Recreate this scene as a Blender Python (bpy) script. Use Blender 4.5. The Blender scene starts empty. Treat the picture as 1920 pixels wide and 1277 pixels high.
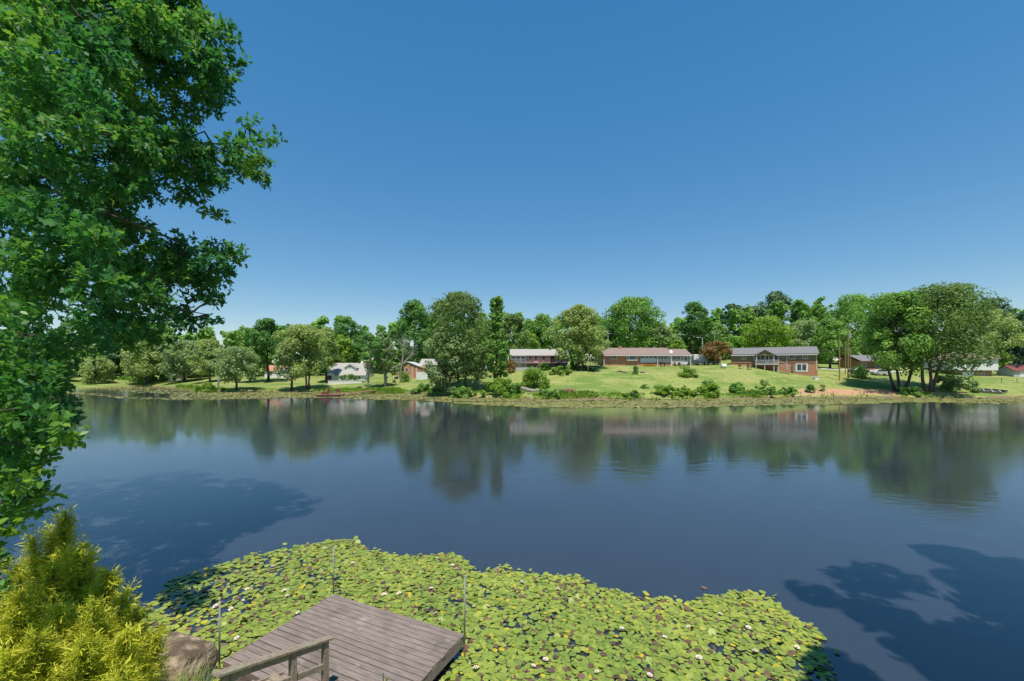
import bpy, bmesh, math, random
import numpy as np
from mathutils import Vector, Matrix

# ------------------------------------------------------------------ camera, world, sun, exposure
SC = bpy.context.scene
COL = SC.collection
F, CX, HY, CAMZ = 800.0, 960.0, 690.0, 6.0      # focal length and horizon in photo pixels, eye height over the lake
cam_d = bpy.data.cameras.new("camera")
cam = bpy.data.objects.new("camera", cam_d)
COL.objects.link(cam)
cam_d.sensor_width = 36.0
cam_d.lens = 36.0 * F / 1920.0
cam_d.shift_y = (HY - 638.5) / 1920.0
cam_d.clip_start, cam_d.clip_end = 0.05, 3000
cam.location = (0, 0, CAMZ)
cam.rotation_euler = (math.pi / 2, 0, 0)
SC.camera = cam

SUN_EL, SUN_AZ = 69.0, -9.0                        # sun high behind the camera
world = bpy.data.worlds.new("World")
SC.world = world
world.use_nodes = True
wn = world.node_tree.nodes
bg = wn["Background"]
sky = wn.new("ShaderNodeTexSky")
sky.sky_type = 'NISHITA'
sky.sun_disc = False
sky.sun_elevation = math.radians(SUN_EL)
sky.sun_rotation = math.radians(180 + SUN_AZ)
sky.air_density, sky.dust_density, sky.ozone_density = 1.0, 0.0, 3.0
gam = wn.new("ShaderNodeGamma")
gam.inputs[1].default_value = 0.55
hsv = wn.new("ShaderNodeHueSaturation")
hsv.inputs["Saturation"].default_value, hsv.inputs["Value"].default_value = 1.84, 1.10
world.node_tree.links.new(sky.outputs[0], gam.inputs[0])
world.node_tree.links.new(gam.outputs[0], hsv.inputs["Color"])
world.node_tree.links.new(hsv.outputs[0], bg.inputs[0])
bg.inputs[1].default_value = 0.15
sun_d = bpy.data.lights.new("sun", 'SUN')
sun_d.energy, sun_d.angle, sun_d.color = 3.6, math.radians(0.5), (1.0, 0.95, 0.86)
sun = bpy.data.objects.new("sun", sun_d)
COL.objects.link(sun)
_a, _e = math.radians(SUN_AZ), math.radians(SUN_EL)
sun.rotation_euler = Vector((math.sin(_a) * math.cos(_e), math.cos(_a) * math.cos(_e), -math.sin(_e))).to_track_quat('-Z', 'Y').to_euler()
sun.location = (0, -60, 120)
vs = SC.view_settings
vs.view_transform, vs.look, vs.gamma, vs.exposure, vs.use_curve_mapping = 'Standard', 'None', 1.0, 0.68, False
SC.cycles.max_bounces = 8
SC.cycles.transparent_max_bounces = 4
SC.cycles.use_denoising = True

RNG = np.random.default_rng(11)
random.seed(5)

# ------------------------------------------------------------------ materials
def new_mat(name):
    m = bpy.data.materials.new(name)
    m.use_nodes = True
    nt = m.node_tree
    return m, nt, nt.nodes, nt.links, nt.nodes["Principled BSDF"]

def plain(name, a, b=None, scale=6.0, rough=0.8, bump=0.0, stretch=None, spec=0.3, rnd=0.0, detail=6.0):
    """colour a..b mixed by noise, optional bump; rnd = brightness spread from object to object"""
    m, nt, N, L, P = new_mat(name)
    b = b or tuple(c * 0.8 for c in a)
    tc = N.new("ShaderNodeTexCoord")
    mp = N.new("ShaderNodeMapping")
    L.new(tc.outputs["Object"], mp.inputs[0])
    mp.inputs["Scale"].default_value = stretch or (1, 1, 1)
    nz = N.new("ShaderNodeTexNoise")
    nz.inputs["Scale"].default_value = scale
    nz.inputs["Detail"].default_value = detail
    L.new(mp.outputs[0], nz.inputs["Vector"])
    rp = N.new("ShaderNodeValToRGB")
    rp.color_ramp.elements[0].position, rp.color_ramp.elements[1].position = 0.32, 0.68
    rp.color_ramp.elements[0].color = (*a, 1)
    rp.color_ramp.elements[1].color = (*b, 1)
    L.new(nz.outputs["Fac"], rp.inputs[0])
    out = rp.outputs[0]
    if rnd:
        oi = N.new("ShaderNodeObjectInfo")
        mr = N.new("ShaderNodeMapRange")
        mr.inputs["To Min"].default_value, mr.inputs["To Max"].default_value = 1 - rnd, 1 + rnd
        L.new(oi.outputs["Random"], mr.inputs["Value"])
        hs = N.new("ShaderNodeHueSaturation")
        L.new(mr.outputs[0], hs.inputs["Value"])
        L.new(out, hs.inputs["Color"])
        out = hs.outputs[0]
    L.new(out, P.inputs["Base Color"])
    P.inputs["Roughness"].default_value = rough
    P.inputs["Specular IOR Level"].default_value = spec
    if bump:
        bp = N.new("ShaderNodeBump")
        bp.inputs["Strength"].default_value = bump
        bp.inputs["Distance"].default_value = 0.02
        L.new(nz.outputs["Fac"], bp.inputs["Height"])
        L.new(bp.outputs[0], P.inputs["Normal"])
    return m

def leaf_mat(name, dark, light, trans=0.3, rough=0.55, spec=0.25, mid=None):
    m, nt, N, L, P = new_mat(name)
    at = N.new("ShaderNodeAttribute")
    at.attribute_name = "tint"
    rp = N.new("ShaderNodeValToRGB")
    rp.color_ramp.elements[0].color = (*dark, 1)
    rp.color_ramp.elements[1].color = (*light, 1)
    if mid:
        e = rp.color_ramp.elements.new(0.5)
        e.color = (*mid, 1)
    L.new(at.outputs["Fac"], rp.inputs[0])
    L.new(rp.outputs[0], P.inputs["Base Color"])
    P.inputs["Roughness"].default_value = rough
    P.inputs["Specular IOR Level"].default_value = spec
    tr = N.new("ShaderNodeBsdfTranslucent")
    g = N.new("ShaderNodeMix")
    g.data_type = 'RGBA'
    g.blend_type = 'MULTIPLY'
    g.inputs[0].default_value = 1.0
    L.new(rp.outputs[0], g.inputs[6])
    g.inputs[7].default_value = (1.25, 1.35, 0.6, 1)
    L.new(g.outputs[2], tr.inputs[0])
    mx = N.new("ShaderNodeMixShader")
    mx.inputs[0].default_value = trans
    L.new(P.outputs[0], mx.inputs[1])
    L.new(tr.outputs[0], mx.inputs[2])
    L.new(mx.outputs[0], N["Material Output"].inputs[0])
    return m

LEAF = {
    'broad': leaf_mat('leaf_broad', (0.105, 0.223, 0.047), (0.293, 0.484, 0.105), trans=0.4),
    'deep': leaf_mat('leaf_deep', (0.067, 0.167, 0.048), (0.186, 0.360, 0.085), trans=0.4),
    'olive': leaf_mat('leaf_olive', (0.216, 0.293, 0.091), (0.417, 0.494, 0.178), trans=0.4),
    'sage': leaf_mat('leaf_sage', (0.182, 0.269, 0.110), (0.366, 0.450, 0.208), trans=0.4),
    'mid': leaf_mat('leaf_mid', (0.085, 0.150, 0.050), (0.225, 0.315, 0.095), trans=0.4),
    'bright': leaf_mat('leaf_bright', (0.138, 0.267, 0.031), (0.284, 0.412, 0.054), trans=0.4),
    'pine': leaf_mat('leaf_pine', (0.062, 0.139, 0.071), (0.164, 0.265, 0.120), trans=0.2),
    'spruce': leaf_mat('leaf_spruce', (0.031, 0.090, 0.067), (0.090, 0.168, 0.116), trans=0.15),
    'rust': leaf_mat('leaf_rust', (0.208, 0.143, 0.046), (0.338, 0.195, 0.078), trans=0.35),
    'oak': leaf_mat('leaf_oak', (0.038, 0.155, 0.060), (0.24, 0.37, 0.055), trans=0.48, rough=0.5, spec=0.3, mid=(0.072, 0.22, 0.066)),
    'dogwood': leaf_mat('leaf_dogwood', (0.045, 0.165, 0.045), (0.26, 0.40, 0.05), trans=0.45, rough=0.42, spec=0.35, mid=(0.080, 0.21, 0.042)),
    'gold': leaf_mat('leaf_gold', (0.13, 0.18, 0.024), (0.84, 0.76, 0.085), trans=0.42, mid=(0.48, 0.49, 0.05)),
    'blade': leaf_mat('leaf_blade', (0.12, 0.20, 0.03), (0.30, 0.36, 0.09), trans=0.3),
    'mat': leaf_mat('leaf_mat', (0.24, 0.21, 0.09), (0.32, 0.34, 0.10), trans=0.1),
    'pad': leaf_mat('leaf_pad', (0.150, 0.220, 0.042), (0.40, 0.41, 0.070), trans=0.12, rough=0.45, spec=0.3, mid=(0.255, 0.320, 0.056)),
    'pad_brown': leaf_mat('leaf_pad_brown', (0.11, 0.065, 0.040), (0.20, 0.125, 0.075), trans=0.08, rough=0.4, spec=0.35),
    'pad_yellow': leaf_mat('leaf_pad_yellow', (0.42, 0.36, 0.03), (0.55, 0.45, 0.04), trans=0.12, rough=0.4),
}
M = {
    'bark': plain('bark_brown', (0.095, 0.075, 0.058), (0.19, 0.155, 0.125), 9, 0.9, 0.6, (1, 1, 0.25)),
    'bark_dark': plain('bark_dark', (0.045, 0.036, 0.028), (0.10, 0.08, 0.065), 9, 0.9, 0.6, (1, 1, 0.25)),
    'bark_pale': plain('bark_pale', (0.24, 0.21, 0.175), (0.36, 0.32, 0.28), 7, 0.9, 0.4, (1, 1, 0.3)),
    'deadwood': plain('dead_wood', (0.27, 0.235, 0.21), (0.38, 0.34, 0.31), 7, 0.9, 0.3, (1, 1, 0.3)),
    'brick': plain('brick_red', (0.43, 0.195, 0.115), (0.50, 0.255, 0.155), 3, 0.85, 0.1),
    'brick_brown': plain('brick_brown', (0.25, 0.165, 0.10), (0.31, 0.205, 0.125), 3, 0.85, 0.1),
    'siding_tan': plain('siding_olive_brown', (0.20, 0.155, 0.095), (0.225, 0.175, 0.11), 3, 0.8),
    'siding_white': plain('siding_white', (0.74, 0.74, 0.72), (0.66, 0.66, 0.64), 2, 0.6),
    'siding_grey': plain('siding_grey', (0.46, 0.47, 0.48), (0.40, 0.41, 0.42), 2, 0.7),
    'siding_sage': plain('siding_sage', (0.34, 0.35, 0.26), (0.39, 0.39, 0.30), 2, 0.7),
    'trim': plain('trim_white', (0.76, 0.76, 0.74), (0.68, 0.68, 0.66), 4, 0.5),
    'panel_cream': plain('panel_cream', (0.62, 0.54, 0.47), (0.56, 0.49, 0.43), 2, 0.7),
    'roof_brown': plain('shingle_red_brown', (0.215, 0.155, 0.13), (0.275, 0.20, 0.17), 5, 0.9, 0.2, (1, 3, 3)),
    'roof_grey': plain('shingle_grey', (0.155, 0.15, 0.15), (0.205, 0.20, 0.20), 5, 0.9, 0.2, (1, 3, 3)),
    'roof_tan': plain('shingle_tan', (0.32, 0.30, 0.265), (0.39, 0.365, 0.33), 5, 0.9, 0.2, (1, 3, 3)),
    'roof_white': plain('metal_roof_pale', (0.60, 0.61, 0.62), (0.52, 0.53, 0.54), 2, 0.45),
    'glass': plain('window_glass', (0.035, 0.05, 0.065), (0.06, 0.08, 0.10), 1.5, 0.08, spec=0.6),
    'deck_red': plain('deck_red_brown', (0.27, 0.115, 0.085), (0.34, 0.16, 0.115), 6, 0.8),
    'deck_grey': plain('deck_grey_white', (0.48, 0.48, 0.47), (0.56, 0.56, 0.55), 6, 0.8),
    'wood': plain('weathered_wood', (0.16, 0.124, 0.106), (0.28, 0.225, 0.198), 5, 0.85, 0.5, (0.6, 9, 9), rnd=0.10, detail=9),
    'rail': plain('rail_wood', (0.20, 0.155, 0.115), (0.32, 0.255, 0.19), 6, 0.85, 0.5, (3, 3, 3), detail=9),
    'pole_metal': plain('galvanised_pipe', (0.22, 0.22, 0.215), (0.32, 0.315, 0.30), 8, 0.55),
    'rust_metal': plain('rusty_pipe', (0.22, 0.10, 0.05), (0.30, 0.16, 0.09), 12, 0.9),
    'pole_wood': plain('pole_wood', (0.28, 0.165, 0.095), (0.36, 0.22, 0.13), 5, 0.9, 0.2, (3, 3, 0.3)),
    'pole_grey': plain('pole_grey', (0.36, 0.35, 0.33), (0.44, 0.43, 0.41), 5, 0.8),
    'dark': plain('dark_plastic', (0.03, 0.03, 0.035), (0.05, 0.05, 0.055), 4, 0.6),
    'tyre': plain('tyre_rubber', (0.02, 0.02, 0.02), (0.03, 0.03, 0.03), 4, 0.8),
    'maroon': plain('maroon_paint', (0.16, 0.05, 0.045), (0.20, 0.07, 0.06), 4, 0.6),
    'orange': plain('orange_plastic', (0.62, 0.24, 0.035), (0.68, 0.29, 0.05), 3, 0.4),
    'car_silver': plain('car_silver', (0.42, 0.43, 0.45), (0.46, 0.47, 0.49), 1, 0.25, spec=0.6),
    'car_dark': plain('car_charcoal', (0.05, 0.055, 0.065), (0.06, 0.065, 0.075), 1, 0.25, spec=0.6),
    'alu': plain('boat_aluminium', (0.27, 0.28, 0.28), (0.36, 0.37, 0.36), 3, 0.5),
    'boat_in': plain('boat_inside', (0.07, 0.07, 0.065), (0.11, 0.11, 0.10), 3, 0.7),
    'petal': plain('lily_petal', (0.82, 0.76, 0.76), (0.78, 0.66, 0.68), 9, 0.6),
    'stamen': plain('lily_stamen', (0.75, 0.52, 0.06), (0.65, 0.42, 0.05), 9, 0.7),
    'wire': plain('wire_black', (0.05, 0.05, 0.05), (0.07, 0.07, 0.07), 2, 0.7),
    'concrete': plain('concrete_pale', (0.46, 0.45, 0.43), (0.54, 0.53, 0.51), 3, 0.9),
    'clayroof': plain('roof_terracotta', (0.40, 0.19, 0.11), (0.46, 0.24, 0.15), 3, 0.9),
}

def stain(m, c, lo, hi, scale):
    nt = m.node_tree; N, L = nt.nodes, nt.links; P = N["Principled BSDF"]; src = P.inputs["Base Color"].links[0].from_socket
    tc = N.new("ShaderNodeNewGeometry"); nz = N.new("ShaderNodeTexNoise"); nz.inputs["Scale"].default_value = scale; nz.inputs["Detail"].default_value = 7
    L.new(tc.outputs["Position"], nz.inputs["Vector"])
    mr = N.new("ShaderNodeMapRange"); mr.inputs["From Min"].default_value, mr.inputs["From Max"].default_value = lo, hi; mr.inputs["To Max"].default_value = 0.75
    L.new(nz.outputs["Fac"], mr.inputs["Value"])
    mx = N.new("ShaderNodeMix"); mx.data_type = 'RGBA'; L.new(mr.outputs[0], mx.inputs[0]); L.new(src, mx.inputs[6]); mx.inputs[7].default_value = (*c, 1)
    L.new(mx.outputs[2], P.inputs["Base Color"])
stain(M['wood'], (0.13, 0.105, 0.085), 0.52, 0.70, 1.7)
stain(M['wood'], (0.40, 0.34, 0.30), 0.63, 0.76, 2.6)
stain(M['rail'], (0.30, 0.30, 0.20), 0.52, 0.75, 6.0)

def rock_mat():
    m, nt, N, L, P = new_mat('boulder_stone')
    tc = N.new("ShaderNodeTexCoord")
    n1 = N.new("ShaderNodeTexNoise"); n1.inputs["Scale"].default_value = 3.6; n1.inputs["Detail"].default_value = 12
    n2 = N.new("ShaderNodeTexNoise"); n2.inputs["Scale"].default_value = 13; n2.inputs["Detail"].default_value = 12
    for n in (n1, n2): L.new(tc.outputs["Object"], n.inputs["Vector"])
    r1 = N.new("ShaderNodeValToRGB")
    cr = r1.color_ramp
    cr.elements[0].position, cr.elements[0].color = 0.40, (0.10, 0.070, 0.045, 1)
    cr.elements[1].position, cr.elements[1].color = 0.68, (0.42, 0.33, 0.22, 1)
    e = cr.elements.new(0.5); e.color = (0.205, 0.145, 0.095, 1)
    L.new(n1.outputs["Fac"], r1.inputs[0])
    r2 = N.new("ShaderNodeValToRGB")
    r2.color_ramp.elements[0].position, r2.color_ramp.elements[1].position = 0.56, 0.72
    L.new(n2.outputs["Fac"], r2.inputs[0])
    mx = N.new("ShaderNodeMix"); mx.data_type = 'RGBA'
    L.new(r2.outputs[0], mx.inputs[0]); L.new(r1.outputs[0], mx.inputs[6]); mx.inputs[7].default_value = (0.20, 0.19, 0.07, 1)
    L.new(mx.outputs[2], P.inputs["Base Color"])
    P.inputs["Roughness"].default_value = 0.9
    bp = N.new("ShaderNodeBump"); bp.inputs["Strength"].default_value = 1.0; bp.inputs["Distance"].default_value = 0.06
    L.new(n2.outputs["Fac"], bp.inputs["Height"]); L.new(bp.outputs[0], P.inputs["Normal"])
    return m
M['rock'] = rock_mat()

def ground_mat(name):
    """lawn with drier streaks; the vertex attributes clay and mud bring in bare earth where the place has it"""
    m, nt, N, L, P = new_mat(name)
    tc = N.new("ShaderNodeTexCoord")
    def noise(scale, detail, vec=None):
        n = N.new("ShaderNodeTexNoise"); n.inputs["Scale"].default_value = scale; n.inputs["Detail"].default_value = detail
        L.new(vec or tc.outputs["Object"], n.inputs["Vector"]); return n
    def mix(fac, a, b):
        x = N.new("ShaderNodeMix"); x.data_type = 'RGBA'
        L.new(fac, x.inputs[0])
        for s, v in ((6, a), (7, b)):
            if isinstance(v, tuple): x.inputs[s].default_value = (*v, 1)
            else: L.new(v, x.inputs[s])
        return x.outputs[2]
    def ramp(src, p0, p1):
        r = N.new("ShaderNodeMapRange"); r.inputs["From Min"].default_value = p0; r.inputs["From Max"].default_value = p1
        L.new(src, r.inputs["Value"]); return r.outputs[0]
    mp = N.new("ShaderNodeMapping"); mp.inputs["Scale"].default_value = (0.5, 2.2, 1.0); mp.inputs["Rotation"].default_value = (0, 0, 0.35)
    L.new(tc.outputs["Object"], mp.inputs[0])
    big = noise(0.11, 5); mid = noise(0.22, 6, mp.outputs[0]); fine = noise(2.2, 8)
    c = mix(ramp(big.outputs["Fac"], 0.42, 0.58), (0.150, 0.222, 0.050), (0.270, 0.295, 0.088))
    c = mix(ramp(mid.outputs["Fac"], 0.50, 0.68), c, (0.33, 0.325, 0.125))
    c = mix(ramp(fine.outputs["Fac"], 0.48, 0.72), c, (0.095, 0.150, 0.034))
    for att, c0, c1 in (('clay', (0.40, 0.21, 0.115), (0.47, 0.29, 0.18)), ('mud', (0.15, 0.10, 0.06), (0.25, 0.18, 0.11))):
        at = N.new("ShaderNodeAttribute"); at.attribute_name = att
        ad = N.new("ShaderNodeMath"); ad.operation = 'ADD'
        n3 = noise(0.55, 8)
        L.new(at.outputs["Fac"], ad.inputs[0]); L.new(n3.outputs["Fac"], ad.inputs[1])
        c = mix(ramp(ad.outputs[0], 0.92, 1.10), c, mix(fine.outputs["Fac"], c0, c1))
    L.new(c, P.inputs["Base Color"])
    P.inputs["Roughness"].default_value = 0.95
    P.inputs["Specular IOR Level"].default_value = 0.1
    bp = N.new("ShaderNodeBump"); bp.inputs["Strength"].default_value = 0.8; bp.inputs["Distance"].default_value = 0.12
    L.new(fine.outputs["Fac"], bp.inputs["Height"]); L.new(bp.outputs[0], P.inputs["Normal"])
    return m

def water_mat():
    m, nt, N, L, P = new_mat('murky_water')
    tc = N.new("ShaderNodeTexCoord")
    mp = N.new("ShaderNodeMapping"); mp.inputs["Scale"].default_value = (0.5, 1.0, 1.0)
    L.new(tc.outputs["Object"], mp.inputs[0])
    n0 = N.new("ShaderNodeTexNoise"); n0.inputs["Scale"].default_value = 0.06; n0.inputs["Detail"].default_value = 4
    n1 = N.new("ShaderNodeTexNoise"); n1.inputs["Scale"].default_value = 1.6; n1.inputs["Detail"].default_value = 5
    L.new(tc.outputs["Object"], n0.inputs["Vector"]); L.new(mp.outputs[0], n1.inputs["Vector"])
    rp = N.new("ShaderNodeValToRGB")
    rp.color_ramp.elements[0].position, rp.color_ramp.elements[1].position = 0.35, 0.65
    rp.color_ramp.elements[0].color = (0.034, 0.042, 0.055, 1)
    rp.color_ramp.elements[1].color = (0.040, 0.048, 0.062, 1)
    L.new(n0.outputs["Fac"], rp.inputs[0]); L.new(rp.outputs[0], P.inputs["Base Color"])
    rr = N.new("ShaderNodeMapRange"); rr.inputs["From Min"].default_value = 0.35; rr.inputs["From Max"].default_value = 0.65
    rr.inputs["To Min"].default_value = 0.05; rr.inputs["To Max"].default_value = 0.13
    L.new(n0.outputs["Fac"], rr.inputs["Value"]); L.new(rr.outputs[0], P.inputs["Roughness"])
    P.inputs["IOR"].default_value = 1.85
    P.inputs["Subsurface Weight"].default_value = 1.0
    P.inputs["Subsurface Radius"].default_value = (1.0, 0.8, 0.6)
    P.inputs["Subsurface Scale"].default_value = 0.7
    bp = N.new("ShaderNodeBump"); bp.inputs["Strength"].default_value = 0.10; bp.inputs["Distance"].default_value = 0.05
    n2 = N.new("ShaderNodeTexNoise"); n2.inputs["Scale"].default_value = 0.035; n2.inputs["Detail"].default_value = 3
    mp2 = N.new("ShaderNodeMapping"); mp2.inputs["Scale"].default_value = (0.6, 1.6, 1.0); L.new(tc.outputs["Object"], mp2.inputs[0]); L.new(mp2.outputs[0], n2.inputs["Vector"])
    lane = N.new("ShaderNodeMapRange"); lane.inputs["From Min"].default_value = 0.42; lane.inputs["From Max"].default_value = 0.66
    lane.inputs["To Min"].default_value = 0.05; lane.inputs["To Max"].default_value = 0.30
    L.new(n2.outputs["Fac"], lane.inputs["Value"]); L.new(lane.outputs[0], bp.inputs["Strength"])
    L.new(n1.outputs["Fac"], bp.inputs["Height"]); L.new(bp.outputs[0], P.inputs["Normal"])
    return m

# ------------------------------------------------------------------ mesh helpers
def mesh_np(name, V, faces_flat, loop_tot, mats, tint=None, mat_idx=None, smooth=False):
    me = bpy.data.meshes.new(name)
    V = np.asarray(V, dtype=np.float32)
    nf = len(loop_tot)
    me.vertices.add(len(V)); me.vertices.foreach_set("co", V.ravel())
    me.loops.add(len(faces_flat)); me.loops.foreach_set("vertex_index", np.asarray(faces_flat, dtype=np.int32))
    me.polygons.add(nf)
    lt = np.asarray(loop_tot, dtype=np.int32)
    ls = np.zeros(nf, dtype=np.int32); ls[1:] = np.cumsum(lt)[:-1]
    me.polygons.foreach_set("loop_start", ls); me.polygons.foreach_set("loop_total", lt)
    for mm in (mats if isinstance(mats, (list, tuple)) else [mats]): me.materials.append(mm)
    if mat_idx is not None: me.polygons.foreach_set("material_index", np.asarray(mat_idx, dtype=np.int32))
    if smooth: me.polygons.foreach_set("use_smooth", np.ones(nf, dtype=bool))
    if tint is not None:
        a = me.attributes.new("tint", 'FLOAT', 'FACE'); a.data.foreach_set("value", np.asarray(tint, dtype=np.float32))
    me.update(calc_edges=True)
    return me

def link(name, data, parent=None, loc=None, rz=0.0):
    o = bpy.data.objects.new(name, data)
    COL.objects.link(o)
    if parent: o.parent = parent
    if loc is not None: o.location = loc
    if rz: o.rotation_euler = (0, 0, rz)
    return o

def tag(o, label=None, cat=None, group=None, kind=None):
    for k, v in (('label', label), ('category', cat), ('group', group), ('kind', kind)):
        if v: o[k] = v
    return o

def thing(name, label, cat, loc=(0, 0, 0), rz=0.0, group=None):
    return tag(link(name, None, None, loc, rz), label, cat, group)

class MB:
    """collects boxes, prisms, tubes for one mesh object"""
    def __init__(s): s.v, s.f = [], []
    def add(s, vs, fs):
        n = len(s.v); s.v += [tuple(p) for p in vs]; s.f += [tuple(i + n for i in f) for f in fs]; return s
    def box(s, x0, x1, y0, y1, z0, z1):
        vs = [(x, y, z) for z in (z0, z1) for y in (y0, y1) for x in (x0, x1)]
        return s.add(vs, [(0, 2, 3, 1), (4, 5, 7, 6), (0, 1, 5, 4), (2, 6, 7, 3), (0, 4, 6, 2), (1, 3, 7, 5)])
    def beam(s, p, q, w, h):
        """square bar from p to q: w across, h in height"""
        p, q = Vector(p), Vector(q); d = (q - p).normalized()
        side = d.cross(Vector((0, 0, 1)))
        side = side.normalized() if side.length > 1e-4 else Vector((1, 0, 0))
        up = side.cross(d).normalized()
        a, b = side * w / 2, up * h / 2
        vs = [c + sa * a + sb * b for c in (p, q) for sa, sb in ((-1, -1), (1, -1), (1, 1), (-1, 1))]
        return s.add(vs, [(0, 1, 2, 3), (7, 6, 5, 4), (0, 4, 5, 1), (1, 5, 6, 2), (2, 6, 7, 3), (3, 7, 4, 0)])
    def tube(s, pts, rad, n=7, cap=True):
        pts = [Vector(p) for p in pts]; k = len(pts); vs, fs = [], []
        ref = Vector((0.3, 1, 0.1)).normalized()
        for i, p in enumerate(pts):
            d = (pts[min(i + 1, k - 1)] - pts[max(i - 1, 0)])
            d = d.normalized() if d.length > 1e-6 else Vector((0, 0, 1))
            u = d.cross(ref)
            if u.length < 1e-3: u = d.cross(Vector((1, 0, 0)))
            u.normalize(); w = d.cross(u)
            r = rad[i] if isinstance(rad, (list, tuple)) else rad
            for j in range(n):
                t = 2 * math.pi * j / n
                vs.append(p + (u * math.cos(t) + w * math.sin(t)) * r)
        for i in range(k - 1):
            for j in range(n):
                a, b = i * n + j, i * n + (j + 1) % n
                fs.append((a, b, b + n, a + n))
        if cap: fs += [tuple(range(n))[::-1], tuple(range((k - 1) * n, k * n))]
        return s.add(vs, fs)
    def prism(s, poly, y0, y1):
        """polygon in x,z drawn out from y0 to y1"""
        n = len(poly); vs = [(x, y0, z) for x, z in poly] + [(x, y1, z) for x, z in poly]
        return s.add(vs, [tuple(range(n)), tuple(range(2 * n - 1, n - 1, -1))] + [(i, i + n, (i + 1) % n + n, (i + 1) % n) for i in range(n)])
    def prism_x(s, poly, x0, x1):
        """polygon in y,z drawn out from x0 to x1"""
        n = len(poly); vs = [(x0, y, z) for y, z in poly] + [(x1, y, z) for y, z in poly]
        return s.add(vs, [tuple(range(n))[::-1], tuple(range(n, 2 * n))] + [(i, (i + 1) % n, (i + 1) % n + n, i + n) for i in range(n)])
    def build(s, name, mat, parent=None, loc=None, rz=0.0, smooth=False, bevel=0.0, label=None):
        me = bpy.data.meshes.new(name); me.from_pydata(s.v, [], s.f)
        bm = bmesh.new(); bm.from_mesh(me)
        bmesh.ops.recalc_face_normals(bm, faces=bm.faces)
        if bevel: bmesh.ops.bevel(bm, geom=list(bm.edges), offset=bevel, segments=1, affect='EDGES')
        bm.to_mesh(me); bm.free()
        for mm in (mat if isinstance(mat, (list, tuple)) else [mat]): me.materials.append(mm)
        if smooth:
            for p in me.polygons: p.use_smooth = True
        o = link(name, me, parent, loc, rz)
        if label: o['label'] = label
        return o

def P3(px, py, d): return Vector(((px - CX) / F * d, d, CAMZ - (py - HY) / F * d))
def smooth01(t):
    t = np.clip(t, 0, 1); return t * t * (3 - 2 * t)
def vnoise(x, y, seed=0):
    """cheap smooth noise from summed sines"""
    r = np.random.default_rng(seed); o = 0
    for k in range(5):
        a, f, p = r.uniform(0, 6.28), 0.7 * 1.7 ** k, r.uniform(0, 6.28)
        o = o + np.sin((x * math.cos(a) + y * math.sin(a)) * f + p) / 1.4 ** k
    return o / 2.6

# ------------------------------------------------------------------ terrain and lake
BK = np.array([(-1500, 120), (-300, 150), (0, 140), (100, 124), (200, 130), (270, 140), (330, 128), (400, 112), (440, 105), (500, 108), (620, 107), (700, 103), (780, 98), (860, 88), (930, 84), (1000, 81),
               (1240, 81), (1400, 83), (1500, 86), (1660, 86), (1750, 85), (1920, 86), (2200, 84), (3500, 80)], float)
ZH = np.array([(-1500, 3), (100, 3), (300, 2.2), (450, 2.2), (650, 2.6), (800, 3.7), (900, 5), (1010, 5.9), (1130, 6.6), (1300, 6.6), (1370, 6.8), (1450, 6.2), (1533, 5.6), (1600, 5.2), (1750, 4.4), (1840, 3.9), (1950, 3.6), (3500, 4)], float)
def far_z(X, Y):
    X, Y = np.asarray(X, float), np.asarray(Y, float)
    px = CX + F * X / np.maximum(Y, 1)
    s = Y - np.interp(px, BK[:, 0], BK[:, 1]) + 0.5 * vnoise(X * 0.35, Y * 0.1, 3)
    zh = np.interp(px, ZH[:, 0], ZH[:, 1])
    t = np.clip(s / 27.0, 0, 1)
    z = 0.40 * smooth01(s / 0.9) + (zh - 0.4) * (0.75 * t + 0.25 * smooth01(t)) + np.clip(s - 27, 0, 60) * 0.05 + np.clip(s - 87, 0, 300) * 0.02
    z = z + 0.10 * vnoise(X * 0.25, Y * 0.25, 4) * smooth01(s / 6)
    return np.where(s < 0, np.maximum(s * 0.35, -1.2), z)
def gz(X, Y): return float(far_z(X, Y))

pxs = np.concatenate([np.arange(-1500, -40, 60), np.arange(-40, 1960, 7), np.arange(1960, 3500, 60)])
ss = np.concatenate([np.arange(-5, 4, 0.35), np.arange(4, 30, 0.9), np.arange(30, 90, 6), np.array([100, 130, 180, 260, 400, 700])])
PX, S = np.meshgrid(pxs, ss)
YY = np.interp(PX, BK[:, 0], BK[:, 1]) + S
XX = (PX - CX) / F * YY
ZZ = far_z(XX, YY)
nr, nc = PX.shape
idx = np.arange(nr * nc).reshape(nr, nc)
quads = np.stack([idx[:-1, :-1], idx[:-1, 1:], idx[1:, 1:], idx[1:, :-1]], -1).reshape(-1, 4)
me = mesh_np("shore", np.stack([XX, YY, ZZ], -1).reshape(-1, 3), quads.ravel(), np.full(len(quads), 4), ground_mat('lawn_ground'), smooth=True)
def bump2(px0, px1, s0, s1):
    return smooth01((PX - px0) / 25) * smooth01((px1 - PX) / 25) * smooth01((S - s0) / 1.5) * smooth01((s1 - S) / 2.0)
clay = 0.75 * bump2(1480, 1690, 0.0, 7.5) + 0.42 * bump2(1390, 1500, 0.4, 3.5) + 0.42 * bump2(1330, 1500, 10, 15) + 0.4 * bump2(1550, 1575, 12, 20) + 0.36 * bump2(1000, 1400, 0.0, 1.8) + 0.42 * bump2(140, 330, 0, 2.5) + 0.28 * bump2(1080, 1110, 13, 16) + 0.3 * bump2(1150, 1180, 16, 20) + 0.5 * bump2(1640, 1830, 0.3, 7)
mud = 0.9 * smooth01((0.9 - S) / 0.8)
for nm, arr in (('clay', clay), ('mud', mud)):
    a = me.attributes.new(nm, 'FLOAT', 'POINT'); a.data.foreach_set("value", arr.ravel().astype(np.float32))
tag(link("far_shore", me), kind='structure')

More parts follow.
